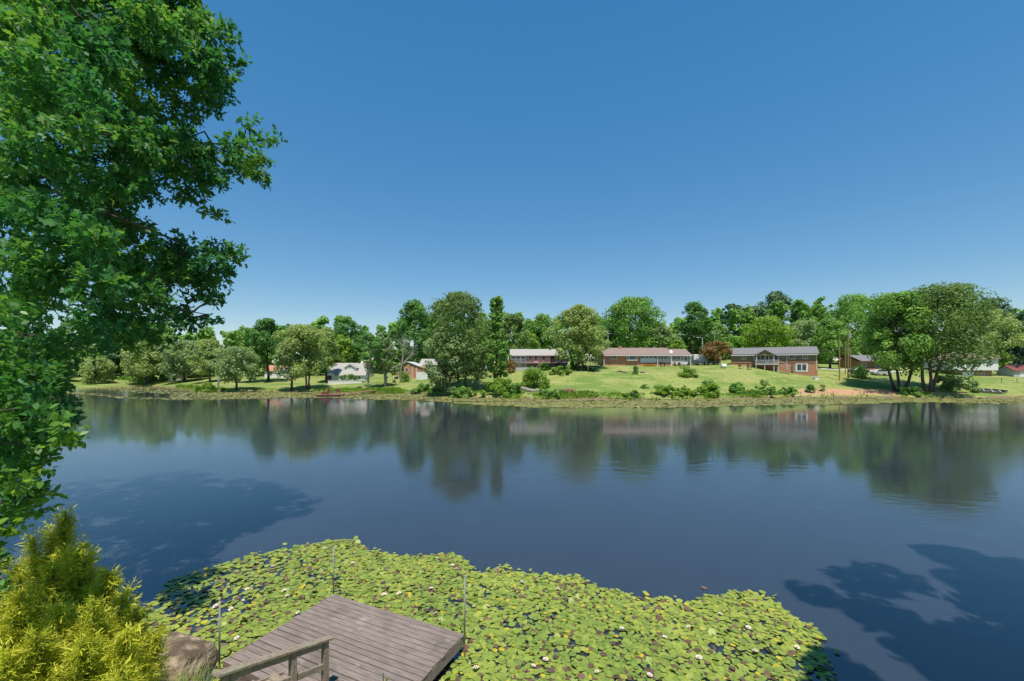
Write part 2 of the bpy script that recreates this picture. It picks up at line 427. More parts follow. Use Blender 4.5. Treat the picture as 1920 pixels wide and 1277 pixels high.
NB = np.array([(-200, 70), (-60, 26), (-30, 18), (-22, 15.5), (-16, 13), (-10, 9.6), (-6.5, 8.3), (-4.5, 7.5), (-1, 7.0), (3, 6.5), (8, 5.5), (60, 5), (200, 5)], float)
def near_z(X, Y):
    X, Y = np.asarray(X, float), np.asarray(Y, float)
    s = np.interp(X, NB[:, 0], NB[:, 1]) - Y + 0.15 * vnoise(X * 1.3, Y * 1.3, 8)
    z = 0.15 * smooth01(s / 0.5) + 0.34 * np.clip(s, 0, 7) + 0.1 * np.clip(s - 7, 0, 100) + 0.05 * vnoise(X * 2, Y * 2, 9) * smooth01(s)
    return np.where(s < 0, np.maximum(s * 0.5, -1.5), z)
xs = np.concatenate([np.arange(-200, -26, 6), np.arange(-26, 20, 0.3), np.arange(20, 201, 6)])
ys = np.concatenate([np.arange(-60, -4, 3), np.arange(-4, 16, 0.3), np.arange(16, 80, 3)])
GX, GY = np.meshgrid(xs, ys)
nr, nc = GX.shape
idx = np.arange(nr * nc).reshape(nr, nc)
quads = np.stack([idx[:-1, :-1], idx[:-1, 1:], idx[1:, 1:], idx[1:, :-1]], -1).reshape(-1, 4)
me = mesh_np("bank", np.stack([GX, GY, near_z(GX, GY)], -1).reshape(-1, 3), quads.ravel(), np.full(len(quads), 4), bpy.data.materials['lawn_ground'], smooth=True)
sN = np.interp(GX, NB[:, 0], NB[:, 1]) - GY
for nm, arr in (('clay', 0.0 * GX), ('mud', 0.75 * smooth01((2.8 - sN) / 2.0))):
    a = me.attributes.new(nm, 'FLOAT', 'POINT'); a.data.foreach_set("value", arr.ravel().astype(np.float32))
tag(link("near_bank", me), kind='structure')

MB().add([(-700, -80, 0), (700, -80, 0), (700, 420, 0), (-700, 420, 0)], [(0, 1, 2, 3)]).build("lake_water", water_mat())
tag(bpy.data.objects["lake_water"], kind='structure')

# ------------------------------------------------------------------ trees
def cards(rng, blobs, n, size, droop=0.0, up=0.5, tintvar=0.5, flat=1.0):
    """n leaf-clump faces spread over and through the blobs (x,y,z,r); returns verts, tint"""
    b = np.asarray(blobs, float)
    w = b[:, 3] ** 1.8; k = rng.choice(len(b), n, p=w / w.sum())
    d = rng.normal(size=(n, 3)); d /= np.linalg.norm(d, axis=1)[:, None]
    rad = b[k, 3] * (0.45 + 0.6 * rng.random(n) ** 0.6)
    pos = b[k, :3] + d * rad[:, None] * np.array([1, 1, 0.8 * flat])
    pos[:, 2] -= droop * rng.random(n) * b[k, 3]
    nrm = d * 0.75 + rng.normal(size=(n, 3)) * 0.42; nrm[:, 2] += up
    nrm /= np.linalg.norm(nrm, axis=1)[:, None]
    t = np.cross(nrm, rng.normal(size=(n, 3))); t /= np.linalg.norm(t, axis=1)[:, None] + 1e-9
    if droop:
        t[:, 2] -= droop * 1.2; t /= np.linalg.norm(t, axis=1)[:, None]
    u = np.cross(nrm, t); u /= np.linalg.norm(u, axis=1)[:, None] + 1e-9
    sl = (size * (0.55 + 0.9 * rng.random(n)))[:, None]
    sw = sl * (0.5 + 0.5 * rng.random(n))[:, None]
    bend = nrm * sl * rng.uniform(-0.3, 0.1, n)[:, None]
    V = np.stack([pos - t * sl * 0.5, pos + u * sw * 0.55 + t * sl * rng.uniform(-.2, .25, (n, 1)) + bend * .5, pos + t * sl * 0.55 + bend, pos - u * sw * 0.55 + t * sl * rng.uniform(-.2, .25, (n, 1))], 1)
    bt = rng.random(len(b))
    tint = np.clip((1 - tintvar) * bt[k] + tintvar * rng.random(n), 0, 1)
    return V.reshape(-1, 3), tint

def card_mesh(name, V, tint, mat):
    n = len(V) // 4
    return mesh_np(name, V, np.arange(4 * n), np.full(n, 4), mat, tint)

def crown_blobs(rng, shape, W, z0, H, n):
    """blob centres filling a crown of width W from z0 up to H, uneven outline"""
    out = []
    lob = rng.uniform(0, 6.28, 3)
    for i in range(int(n * 1.9)):
        t = rng.random() ** 0.85                       # 0 at crown base, 1 at top
        a = rng.uniform(0, 2 * math.pi)
        if shape == 'round': prof = math.sqrt(max(0.03, 1 - (2 * t - 0.9) ** 2 * 0.82))
        elif shape == 'oval': prof = math.sqrt(max(0.03, 1 - (2 * t - 0.85) ** 2 * 0.85)) * (1.05 - 0.25 * t)
        elif shape == 'spread': prof = (0.72 + 0.5 * t) * math.sqrt(max(0.04, 1 - t ** 3.2))
        elif shape == 'cone': prof = 1.05 - 0.95 * t
        elif shape == 'column': prof = (1.15 - 0.85 * t ** 1.3) * (0.85 + 0.32 * math.sin(10 * t + lob[0]) + 0.18 * math.sin(23 * t + a))
        else: prof = math.sqrt(max(0.03, 1 - (2 * t - 0.8) ** 2 * 0.85))
        prof *= 1 + 0.16 * math.sin(2 * a + lob[1]) + 0.13 * math.sin(3 * a + 5 * t + lob[2])
        q = (0.35 + 0.65 * rng.random() ** 0.5)
        r = W * rng.choice([0.05, 0.07, 0.09, 0.12, 0.15]) * rng.uniform(.85, 1.15) * (0.8 if shape in ('cone', 'column') else 1)
        R = max(0.0, W / 2 * prof - r * 0.7) * q
        z = z0 + (H - z0) * t
        z = min(z, H - r * 0.75)
        out.append((R * math.cos(a), R * math.sin(a), z, r))
    return out

def limb_pts(rng, p, q, k=5, sag=0.06):
    p, q = np.array(p, float), np.array(q, float); L = np.linalg.norm(q - p); pts = []
    for i in range(k):
        t = i / (k - 1)
        pts.append(p + (q - p) * t + (rng.normal(size=3) * L * sag if 0 < i < k - 1 else 0) + np.array([0, 0, L * 0.10 * math.sin(math.pi * t)]))
    return pts

def trunk_mb(rng, H, z0, rad, blobs, trunks=1, lean=0.03, limbs=8, spread=0.0):
    mb = MB()
    for k in range(trunks):
        a = rng.uniform(0, 6.28) if trunks > 1 else 0
        off = np.array([math.cos(2.1 * k + 0.4), 0.5 * math.sin(2.1 * k), 0]) * rad * (2.2 if trunks > 1 else 0)
        top = off + np.array([rng.normal() * lean * H + off[0] * spread, rng.normal() * lean * H, H * (0.62 if trunks == 1 else 0.55)])
        pts = limb_pts(rng, off + np.array([0, 0, -0.4]), top, 7, 0.012)
        rr = [rad * 1.5, rad * 1.05, rad * 0.92, rad * 0.78, rad * 0.6, rad * 0.4, rad * 0.2]
        mb.tube(pts, rr, 8)
        for j in range(limbs // trunks):
            b = blobs[rng.integers(len(blobs))]
            i = int(rng.integers(2, 6))
            if b[2] < pts[i][2]: i = 2
            mb.tube(limb_pts(rng, pts[i], b[:3], 5, 0.05), [rr[i] * 0.55, rr[i] * 0.45, rr[i] * 0.33, rr[i] * 0.2, 0.03], 6)
    return mb

def tree(name, label, px, d, top, wpx, kind, shape='round', seed=1, base=0.28, n=7500, size=0.42, nb=44, trunks=1, bark='bark', rad=None, cat='tree', group=None, droop=0.0, up=0.5, lean=0.03, tv=0.5, flat=1.0, dx=0.0, spread=0.0):
    rng = np.random.default_rng(seed)
    X = (px - CX) / F * d; z = gz(X, d)
    H = CAMZ + (HY - top) / F * d - z; W = wpx / F * d
    t = thing(name, label, cat, (X, d, z), 0, group)
    bl = crown_blobs(rng, shape, W, H * base, H, nb)
    if dx: bl = [(b[0] + dx * W * (b[2] / H), b[1], b[2], b[3]) for b in bl]
    V, ti = cards(rng, bl, int(n * 1.1), size * 1.12, droop, up, tv, flat)
    link('crown', card_mesh('crown', V, ti, LEAF[kind]), t)
    trunk_mb(rng, H, H * base, rad or (0.10 + 0.011 * H) * (0.8 if trunks > 1 else 1), bl, trunks, lean, 9, spread).build('trunk', M[bark], t, smooth=True)
    return t

def shrub(name, label, px, d, top, wpx, kind, seed=1, n=1500, size=0.26, cat='bush', group=None, deep=0.8, nb=26, zoff=None):
    rng = np.random.default_rng(seed)
    X = (px - CX) / F * d; z = max(gz(X, d), 0.02)
    H = CAMZ + (HY - top) / F * d - z; W = wpx / F * d
    bl = []
    for i in range(nb):
        a, q = rng.uniform(0, 6.28), math.sqrt(rng.random()); t = rng.random()
        r = min(H, W) * rng.uniform(0.12, 0.3)
        bl.append((W / 2 * q * math.cos(a) * (1.05 - .35 * t), W / 2 * deep * q * math.sin(a) * (1.05 - .35 * t), max(0.06, (H - r * .8) * t), r))
    V, ti = cards(rng, bl, int(n * 1.3), size * 1.15, 0, 0.45, 0.5)
    t = thing(name, label, cat, (X, d, z), 0, group)
    link('foliage', card_mesh('foliage', V, ti, LEAF[kind]), t)
    mb = MB()
    for j in range(4):
        b = bl[rng.integers(len(bl))]
        mb.tube([(0.04 * j, 0, -0.1), (b[0] * .4, b[1] * .4, b[2] * .5), (b[0], b[1], b[2])], [0.05, 0.035, 0.015], 5)
    mb.build('stem', M['bark'], t)
    return t

def bare_branches(mb, rng, p, d, L, r, depth):
    p = Vector(p); d = Vector(d).normalized(); pts, rr = [p], [r]
    for i in range(3):
        d = (d + Vector(rng.normal(size=3) * 0.16) + Vector((0, 0, 0.04))).normalized()
        p = p + d * L / 3; pts.append(p); rr.append(r * (1 - 0.2 * (i + 1)))
    mb.tube(pts, rr, 5 if depth > 1 else 4)
    if depth > 0:
        for k in range(3 if depth > 1 else 4):
            i = int(rng.integers(1, 4))
            nd = (d + Vector(rng.normal(size=3) * 0.62)).normalized()
            bare_branches(mb, rng, pts[i], nd, L * rng.uniform(0.5, 0.75), rr[i] * 0.6, depth - 1)

# --- the wood behind everything, one mass
rng = np.random.default_rng(79)
WT = np.array([(-400, 622), (0, 630), (300, 618), (430, 624), (480, 622), (560, 608), (640, 603), (700, 630), (760, 600), (900, 596), (1000, 598), (1130, 606), (1250, 614), (1350, 588), (1420, 576), (1500, 574), (1620, 566), (1750, 562), (1880, 578), (1920, 590), (2300, 585)], float)
wb = []
for px in np.arange(-380, 2300, 26):
    for row in range(2):
        d = rng.uniform(150, 165) + row * 22
        x = px + rng.uniform(-13, 13)
        X = (x - CX) / F * d; z = gz(X, d)
        top = np.interp(x, WT[:, 0], WT[:, 1]) - 7 + rng.uniform(-5, 13) - 4 * row
        H = CAMZ + (HY - top) / F * d - z
        for b in crown_blobs(rng, 'oval', rng.uniform(8, 13), H * 0.08, H, 12):
            wb.append((X + b[0], d + b[1], z + b[2], b[3] * 1.25))
for px in np.arange(-380, 2300, 9):                      # understorey closing the gaps between the stems
    d = rng.uniform(150, 156); X = (px - CX) / F * d; z = gz(X, d)
    for k in range(6): wb.append((X + rng.normal() * 1.5, d + rng.normal() * 1.5, z + rng.uniform(.3, 8.0), rng.uniform(.9, 1.7)))
V, ti = cards(rng, wb, 150000, 1.2, 0, 0.5, 0.35)
o = link('woods', card_mesh('woods', V, ti, LEAF['broad'])); tag(o, 'mixed green woodland closing off the view behind the houses', 'woods', kind='stuff')

# --- trees one can tell apart
tree('willow_tree', 'low pale weeping willow hanging over the far end of the lake', 182, 138, 668, 66, 'olive', 'spread', 21, 0.05, 5000, 0.5, droop=0.7)
tree('shade_tree', 'dark bluish tree beside the weeping willow', 217, 152, 640, 42, 'pine', 'oval', 22, 0.12, 4500, 0.5)
tree('shade_tree', 'tree of mid green foliage behind the weeping willow', 150, 158, 645, 70, 'broad', 'round', 23, 0.15, 5000, 0.5)
tree('olive_tree', 'wide olive-green tree with two stems next to the dark bluish tree', 275, 142, 624, 108, 'olive', 'spread', 24, 0.14, 8000, 0.5, trunks=2)
tree('olive_tree', 'drooping olive-green tree with several dark trunks near the pinkish shed', 345, 140, 637, 92, 'sage', 'spread', 25, 0.15, 7500, 0.5, trunks=3, droop=0.25)
tree('olive_tree', 'olive tree behind the bare pale snag', 395, 132, 636, 74, 'olive', 'oval', 26, 0.18, 6000, 0.48)
tree('round_tree', 'small round green tree on the waterline between the low bush and the lawn', 443, 107, 650, 84, 'sage', 'round', 27, 0.24, 6500, 0.36, bark='bark_dark')
tree('maple_tree', 'small green tree on the lawn behind the round waterline tree', 468, 126, 652, 60, 'broad', 'round', 28, 0.25, 4500, 0.42)
tree('pine_tree', 'tall dark tree with bare brown trunk standing on the lawn', 503, 128, 597, 82, 'deep', 'oval', 29, 0.38, 6500, 0.46, bark='bark_dark')
tree('olive_tree', 'feathery light green tree leaning over the shore with forked trunk', 577, 109, 608, 108, 'olive', 'spread', 30, 0.26, 9500, 0.40, trunks=2, bark='bark_dark', droop=0.2, dx=-0.12)
tree('olive_tree', 'slim feathery tree on the shore beside the forked one', 548, 108, 628, 62, 'sage', 'oval', 31, 0.25, 4500, 0.38, bark='bark_dark', droop=0.2)
tree('olive_tree', 'yellowish green tree in front of the white house gable', 612, 124, 613, 62, 'olive', 'oval', 32, 0.32, 5000, 0.42, bark='bark_dark')
tree('bright_tree', 'bright lime-green tree behind the white house', 640, 142, 628, 56, 'bright', 'round', 33, 0.2, 4000, 0.48)
tree('shade_tree', 'dark rounded tree on the skyline over the white house', 655, 150, 601, 70, 'deep', 'round', 34, 0.2, 5000, 0.5)
tree('small_tree', 'small dark-leaved tree with leaning pale trunk near the far jetty', 690, 108, 626, 62, 'deep', 'round', 35, 0.36, 3600, 0.34, nb=26, bark='bark_pale', lean=0.05)
tree('thinning_tree', 'thinning tree with grey bare top and leafy skirt beside the far jetty', 721, 110, 628, 62, 'sage', 'column', 36, 0.10, 3600, 0.34, nb=28, bark='bark_pale')
tree('tall_tree', 'tall dense dark green tree towering behind the small brick house', 778, 142, 562, 100, 'deep', 'oval', 37, 0.14, 9500, 0.5)
tree('tall_tree', 'tall green tree merging with the towering dark tree behind the white pool wall', 832, 146, 562, 84, 'broad', 'oval', 38, 0.14, 7000, 0.5)
tree('lakeside_tree', 'tallest lakeside tree, full and green, on the bank before the pool wall', 866, 93, 547, 142, 'mid', 'round', 39, 0.14, 14000, 0.36, nb=70, trunks=2, dx=-0.05, bark='bark', droop=0.15)
tree('lakeside_tree', 'lower pale green tree sweeping out from the foot of the tallest lakeside tree', 840, 90, 622, 104, 'sage', 'spread', 81, 0.10, 7000, 0.36, nb=50, trunks=2, bark='bark', droop=0.2)
tree('ivy_tree', 'tall narrow dark tree with ivy-covered twin trunks at the bank', 931, 90, 557, 66, 'broad', 'column', 40, 0.14, 9000, 0.36, nb=80, trunks=2, bark='bark_dark')
tree('shade_tree', 'tree with soft green rounded side behind the ivy-covered twin trunks', 962, 122, 588, 66, 'mid', 'round', 41, 0.15, 5000, 0.42)
tree('tall_tree', 'pointed green tree above the grey house with red deck', 1014, 150, 588, 70, 'broad', 'oval', 42, 0.15, 5500, 0.48)
tree('bright_tree', 'low yellowish tree just behind the grey roofed house', 985, 136, 620, 56, 'bright', 'round', 43, 0.15, 4000, 0.45)
tree('oak_tree', 'broad olive-toned tree between the grey house and the brick ranch house', 1084, 104, 571, 112, 'olive', 'oval', 44, 0.16, 11000, 0.40, nb=58, tv=0.35)
tree('round_tree', 'great round-crowned tree rising behind the red-brown roof', 1186, 138, 557, 118, 'broad', 'round', 45, 0.2, 11000, 0.48, nb=56)
tree('shade_tree', 'green tree between the broad olive-toned tree and the great round crown', 1128, 142, 606, 66, 'deep', 'round', 46, 0.15, 4500, 0.48)
tree('shade_tree', 'low greyish tree behind the porch end of the red-brown roof', 1240, 136, 612, 66, 'sage', 'round', 47, 0.12, 4500, 0.45)
tree('tall_tree', 'egg-shaped dense green tree standing alone against the sky', 1300, 144, 566, 76, 'deep', 'oval', 48, 0.12, 8000, 0.46)
tree('tall_tree', 'full green tree with drooping lower boughs beside the egg-shaped one', 1338, 148, 606, 56, 'broad', 'round', 49, 0.12, 4500, 0.48)
tree('round_tree', 'small clipped round tree by the patio end of the brick ranch house', 1269, 116, 637, 44, 'bright', 'round', 50, 0.12, 3200, 0.32)
tree('myrtle_tree', 'rust-orange small tree between the carport and the house with the white deck', 1343, 113, 639, 50, 'rust', 'round', 51, 0.22, 3400, 0.32, trunks=2)
tree('pine_tree', 'flat-topped pine on the skyline at the edge of the gap', 1374, 166, 570, 48, 'pine', 'spread', 52, 0.35, 4500, 0.55)
tree('pine_tree', 'tallest dark pine crowning the wood behind the house with the white deck', 1454, 170, 546, 92, 'pine', 'oval', 53, 0.2, 9000, 0.55)
tree('pine_tree', 'dark pine shoulder below the tallest pine', 1414, 160, 574, 66, 'pine', 'oval', 54, 0.2, 5500, 0.5)
tree('bright_tree', 'bright yellow-green spreading tree right behind the grey roof ridge', 1436, 128, 596, 116, 'bright', 'spread', 55, 0.14, 9000, 0.44, nb=50)
tree('shade_tree', 'greyish olive tree behind the end of the grey roof', 1512, 134, 600, 70, 'sage', 'round', 56, 0.12, 5500, 0.45)
tree('tall_tree', 'mid green tree on the skyline between tallest pine and the dome-shaped tree', 1528, 158, 571, 72, 'broad', 'round', 57, 0.15, 5500, 0.5)
tree('round_tree', 'dome-shaped sunlit green tree behind the utility poles', 1600, 150, 551, 112, 'broad', 'round', 58, 0.12, 9500, 0.48, nb=54)
tree('shade_tree', 'green tree with low dark trunk between the grey roofed house and utility poles', 1556, 122, 596, 78, 'broad', 'oval', 59, 0.2, 6500, 0.42, bark='bark_dark')
tree('riverside_tree', 'huge spreading waterside tree with three dark trunks beside the red clay', 1686, 90, 548, 140, 'broad', 'spread', 60, 0.20, 15000, 0.36, nb=76, trunks=3, bark='bark_dark', spread=6, tv=0.35)
tree('riverside_tree', 'huge waterside tree with thick trunk and wide boughs before the white two-storey house', 1742, 90, 534, 188, 'mid', 'spread', 61, 0.22, 18000, 0.36, nb=90, trunks=3, bark='bark', spread=6, dx=0.08, tv=0.35)
tree('olive_tree', 'soft yellow-olive tree behind the white two-storey house', 1838, 122, 578, 130, 'olive', 'round', 62, 0.1, 9000, 0.44)
tree('pine_tree', 'layered pine poking above the soft yellow-olive tree', 1866, 146, 558, 78, 'pine', 'spread', 63, 0.35, 6000, 0.5)
tree('spruce_tree', 'dark blue-green conifer standing beside the small shed', 1902, 118, 602, 56, 'spruce', 'cone', 64, 0.02, 6500, 0.42)
tree('pine_tree', 'dark pine rising behind the blue-green conifer and shed', 1936, 140, 574, 60, 'pine', 'oval', 65, 0.2, 5000, 0.5)
tree('shade_tree', 'tree beside the shed outside the frame edge', 2010, 128, 585, 110, 'broad', 'round', 66, 0.1, 6000, 0.48)
tree('shade_tree', 'tree of the far bank seen through the oak leaves', 60, 142, 640, 100, 'broad', 'round', 67, 0.1, 6000, 0.5)
tree('shade_tree', 'pale tree of the far bank beneath the oak leaves', 105, 136, 662, 66, 'sage', 'round', 68, 0.1, 4500, 0.5)
tree('shade_tree', 'olive tree half hidden by the near leaves at the lake end', -20, 146, 632, 120, 'olive', 'round', 69, 0.1, 6000, 0.5)

# --- bare, dead trees
def dead_tree(label, px, d, top, seed, r, depth=4, spreadv=0.3):
    rng = np.random.default_rng(seed)
    X = (px - CX) / F * d; z = gz(X, d); H = CAMZ + (HY - top) / F * d - z
    t = thing('dead_tree', label, 'dead tree', (X, d, z))
    mb = MB(); pts = limb_pts(rng, (0, 0, -0.3), (rng.normal() * .5, 0, H * 0.7), 6, 0.015)
    rr = [r * 1.2, r, r * .85, r * .7, r * .5, r * .35]
    mb.tube(pts, rr, 7); mb.build('trunk', M['deadwood'], t)
    for k in range(11):
        i = int(rng.integers(2, 6)); a = rng.uniform(0, 6.28)
        br = MB(); bare_branches(br, rng, pts[i], (math.cos(a), math.sin(a) * .6, 0.9), H * rng.uniform(.16, .26), rr[i] * .5, depth - 2)
        br.build('branch', M['deadwood'], t)
dead_tree('bare grey dead tree beside the tall dark tree', 752, 116, 604, 3, 0.22)
dead_tree('bare pale twigs of a dead tree above the thinning tree', 724, 112, 596, 4, 0.2)
dead_tree('bare pale snag on the shore next to the low waterline bush', 409, 116, 652, 6, 0.2)

# --- weeds and tall grass along the far waterline, one mass
rng = np.random.default_rng(91)
n = 26000
px = rng.uniform(330, 1745, n); s_ = rng.random(n) ** 1.4 * 3.2
yb = np.interp(px, BK[:, 0], BK[:, 1]); d = yb + s_; X = (px - CX) / F * d
dens = vnoise(px * .028, s_ * .5, 92) + .5 * vnoise(px * .12, s_, 93)
k = dens > rng.uniform(-.45, .75, n); k &= ~((px > 1480) & (px < 1690) & (rng.random(n) < .93)); X, d, dens = X[k], d[k], dens[k]; n = len(X)
z = far_z(X, d); h = .25 + .75 * np.clip(dens, 0, 1) * rng.random(n); w_ = rng.uniform(.05, .14, n); a = rng.uniform(0, 3.14, n); lx, ly = rng.normal(size=n) * .2, rng.normal(size=n) * .2
c, s2 = np.cos(a) * w_, np.sin(a) * w_
B0 = np.stack([X - c, d - s2, z - .05], -1); B1 = np.stack([X + c, d + s2, z - .05], -1); T1 = np.stack([X + lx * h + c * .5, d + ly * h + s2 * .5, z + h], -1); T0 = np.stack([X + lx * h - c * .6, d + ly * h - s2 * .6, z + h * .9], -1)
o = link('bank_weeds', card_mesh('bank_weeds', np.stack([B0, B1, T1, T0], 1).reshape(-1, 3), rng.random(n), LEAF['bright'])); tag(o, 'ragged weeds and tall grass fringing the far waterline', 'weeds', kind='stuff')

# --- bushes
for a in (
    ('bush', 'low dense bush at the waterline below the bare pale snag', 386, 106, 716, 44, 'bright', 101),
    ('bush', 'clipped round bush by the small brick house', 760, 116, 694, 20, 'bright', 102, 900, 0.2),
    ('bush', 'round bush alone on the bank below the pool wall', 790, 98, 717, 32, 'broad', 103),
    ('bush', 'narrow bush on the bank under the sweeping branches', 822, 96, 718, 24, 'broad', 104),
    ('bush', 'dark bush at the water under the tallest lakeside tree', 868, 86.5, 724, 56, 'broad', 105, 2200),
    ('vine_mound', 'bright vine mound around the foot of the ivy-covered trunks', 935, 86, 708, 62, 'bright', 106, 3200),
    ('vine_mound', 'lower green mound beside the fallen grey log', 966, 85, 716, 40, 'broad', 107, 2000),
    ('small_tree', 'bright rounded sapling on the lawn above the fallen log', 1004, 89, 686, 52, 'bright', 108, 3000),
    ('bush', 'spreading bush at the water in front of the brush pile', 1033, 82.5, 729, 56, 'broad', 109, 2000),
    ('bush', 'pale green bush below the red deck', 1054, 100, 684, 42, 'bright', 110, 1800),
    ('bush', 'green bush beside the red deck stairs', 1020, 106, 678, 26, 'broad', 111, 1000),
    ('bush', 'bush under the broad olive-toned tree near the trampoline', 1082, 106, 676, 34, 'broad', 112, 1200),
    ('bush', 'small dark bush on the waterline with grey twigs', 1189, 82, 731, 16, 'deep', 113, 800, 0.2),
    ('bush', 'small leafy clump on the open lawn', 1208, 88, 720, 15, 'broad', 114, 700, 0.2),
    ('bush', 'tiny bush on the waterline beside the twiggy one', 1172, 82, 737, 14, 'broad', 115, 500, 0.2),
    ('bush', 'bright bush on the lawn below the patio posts', 1284, 97, 684, 22, 'bright', 116, 900, 0.22),
    ('bush', 'brownish low bush touching the bright lawn bush', 1298, 97, 689, 18, 'olive', 117, 700, 0.22),
    ('shrub_mass', 'first clump of tall bright weeds along the waterline', 1246, 83.5, 720, 46, 'bright', 118, 2400),
    ('shrub_mass', 'second clump of tall bright weeds, lower and wider', 1290, 83.8, 723, 56, 'bright', 119, 2600),
    ('shrub_mass', 'clump of tall bright weeds crowned by a dark bush', 1328, 84, 714, 40, 'bright', 120, 2400),
    ('bush', 'dark bush among the bright waterline weeds', 1326, 86.5, 711, 20, 'deep', 121, 900, 0.22),
    ('bush', 'spiky bush on the bank below the white deck', 1380, 86, 715, 30, 'broad', 122, 1300),
    ('bush', 'low dark creeper spreading over the bank beside red clay', 1432, 85.8, 723, 54, 'broad', 123, 1800),
    ('bush', 'low green patch running down towards the red clay', 1474, 87.5, 724, 40, 'broad', 124, 1200),
    ('bush', 'lone bush on the bare red clay', 1518, 89, 719, 17, 'deep', 125, 700, 0.2),
    ('bush', 'small tuft on the slope above the dark creeper', 1433, 93, 711, 18, 'olive', 126, 600, 0.2),
    ('bush', 'small tuft on red clay by the shade of the big trees', 1543, 90, 720, 10, 'olive', 127, 400, 0.18),
    ('undergrowth', 'tangled undergrowth below the boughs beside the beached boat', 1786, 92, 702, 84, 'sage', 128, 4200, 0.28),
    ('undergrowth', 'undergrowth at the water between the two huge trees', 1700, 87.5, 724, 46, 'broad', 129, 1400),
    ('bush', 'dark shrub before the street behind the utility poles', 1612, 104, 682, 34, 'deep', 130, 1100),
    ('bush', 'grey-green bush near the small outbuilding behind the ivy tree', 905, 104, 688, 30, 'sage', 131, 1000),
    ('bush', 'brown seedy shrub next to the ivy-covered trunks', 955, 106, 672, 28, 'rust', 132, 1000),
    ('bush', 'tiny shrub beside the boulder ring on the lawn', 1192, 99, 685, 11, 'deep', 133, 500, 0.18),
    ('bush', 'dark garden bush under the white house terrace', 655, 121, 700, 30, 'deep', 134, 800, 0.25),
    ('bush', 'small weed clump on the waterline below the trampoline', 1110, 82, 738, 30, 'olive', 135, 700, 0.2),
):
    shrub(*a[:8], **({'n': a[8]} if len(a) > 8 else {}), **({'size': a[9]} if len(a) > 9 else {}), cat='tree' if a[0] == 'small_tree' else 'bush')

# ------------------------------------------------------------------ houses
def window(parent, x, z, w, h, y=0.0, cols=2, rows=1, label=None):
    fr = MB(); e = 0.09
    fr.box(x - e, x + w + e, y - 0.06, y - 0.005, z - e, z).box(x - e, x + w + e, y - 0.06, y - 0.005, z + h, z + h + e)
    fr.box(x - e, x, y - 0.06, y - 0.005, z, z + h).box(x + w, x + w + e, y - 0.06, y - 0.005, z, z + h)
    for k in range(1, cols): fr.box(x + w * k / cols - .03, x + w * k / cols + .03, y - 0.05, y - 0.006, z, z + h)
    for k in range(1, rows): fr.box(x, x + w, y - 0.047, y - 0.007, z + h * k / rows - .025, z + h * k / rows + .025)
    f = fr.build('window', M['trim'], parent)
    MB().box(x + .002, x + w - .002, y - 0.025, y - 0.003, z + .002, z + h - .002).build('pane', M['glass'], f)
    return f

def gable_x(x0, x1, y0, y1, ze, zr, ov=0.5, th=0.14):
    """roof with ridge along x: two slabs"""
    ym = (y0 + y1) / 2; sl = (zr - ze) / (ym - y0); mb = MB()
    mb.prism_x([(y0 - ov, ze - ov * sl), (ym, zr), (ym, zr + th), (y0 - ov, ze - ov * sl + th)], x0 - 0.3, x1 + 0.3)
    mb.prism_x([(ym, zr), (y1 + ov, ze - ov * sl), (y1 + ov, ze - ov * sl + th), (ym, zr + th)], x0 - 0.3, x1 + 0.3)
    return mb
def gable_y(x0, x1, y0, y1, ze, zr, ov=0.4, th=0.14):
    """roof with ridge running away from the lake"""
    xm = (x0 + x1) / 2; sl = (zr - ze) / (xm - x0); mb = MB()
    mb.prism([(x0 - ov, ze - ov * sl), (xm, zr), (xm, zr + th), (x0 - ov, ze - ov * sl + th)], y0 - 0.3, y1)
    mb.prism([(xm, zr), (x1 + ov, ze - ov * sl), (x1 + ov, ze - ov * sl + th), (xm, zr + th)], y0 - 0.3, y1)
    return mb
def walls_x(x0, x1, y0, y1, z0, ze, zr):
    ym = (y0 + y1) / 2
    return MB().prism_x([(y0, z0), (y1, z0), (y1, ze - .02), (ym, zr - .02), (y0, ze - .02)], x0, x1)
def walls_y(x0, x1, y0, y1, z0, ze, zr):
    xm = (x0 + x1) / 2
    return MB().prism([(x0, z0), (x1, z0), (x1, ze - .02), (xm, zr - .02), (x0, ze - .02)], y0, y1)
def railing(parent, x0, x1, y, z, h, mat, name='railing', step=0.14):
    mb = MB().box(x0, x1, y - .03, y + .03, z + h - .06, z + h).box(x0, x1, y - .02, y + .02, z + .08, z + .14)
    x = x0 + step / 2
    while x < x1: mb.box(x - .02, x + .02, y - .018, y + .018, z + .14, z + h - .06); x += step
    return mb.build(name, mat, parent)

# brick ranch house with red-brown roof
X0 = P3(1130, 690, 108).x
h1 = thing('ranch_house', 'long brick ranch house with red-brown roof and white-panelled sunroom', 'house', (X0, 108, 6.55))
walls_x(0.3, 17.3, 0, 8, -0.8, 2.95, 4.6).build('wall', M['brick'], h1)
gable_x(0.3, 17.3, 0, 8, 2.95, 4.6, 0.75).build('roof', M['roof_brown'], h1)
MB().box(5.0, 5.7, 3.5, 4.1, 4.3, 5.15).build('chimney', M['brick'], h1)
walls_x(17.35, 22.2, 0.3, 7.6, -0.8, 2.9, 4.3).build('porch_wall', M['siding_sage'], h1)
gable_x(17.65, 22.2, 0.3, 7.6, 2.9, 4.3, 0.75).build('porch_roof', M['roof_brown'], h1)
window(h1, 2.0, 1.75, 1.5, .95, cols=2)
bay = MB().box(6.0, 8.7, -0.45, -0.02, 1.35, 2.75).build('bay_window', M['trim'], h1)
MB().box(6.75, 8.0, -0.48, -0.45, 1.55, 2.6).build('pane', M['glass'], bay)
for k in (6.15, 8.12): MB().box(k, k + .42, -0.48, -0.45, 1.55, 2.6).build('pane', M['glass'], bay)
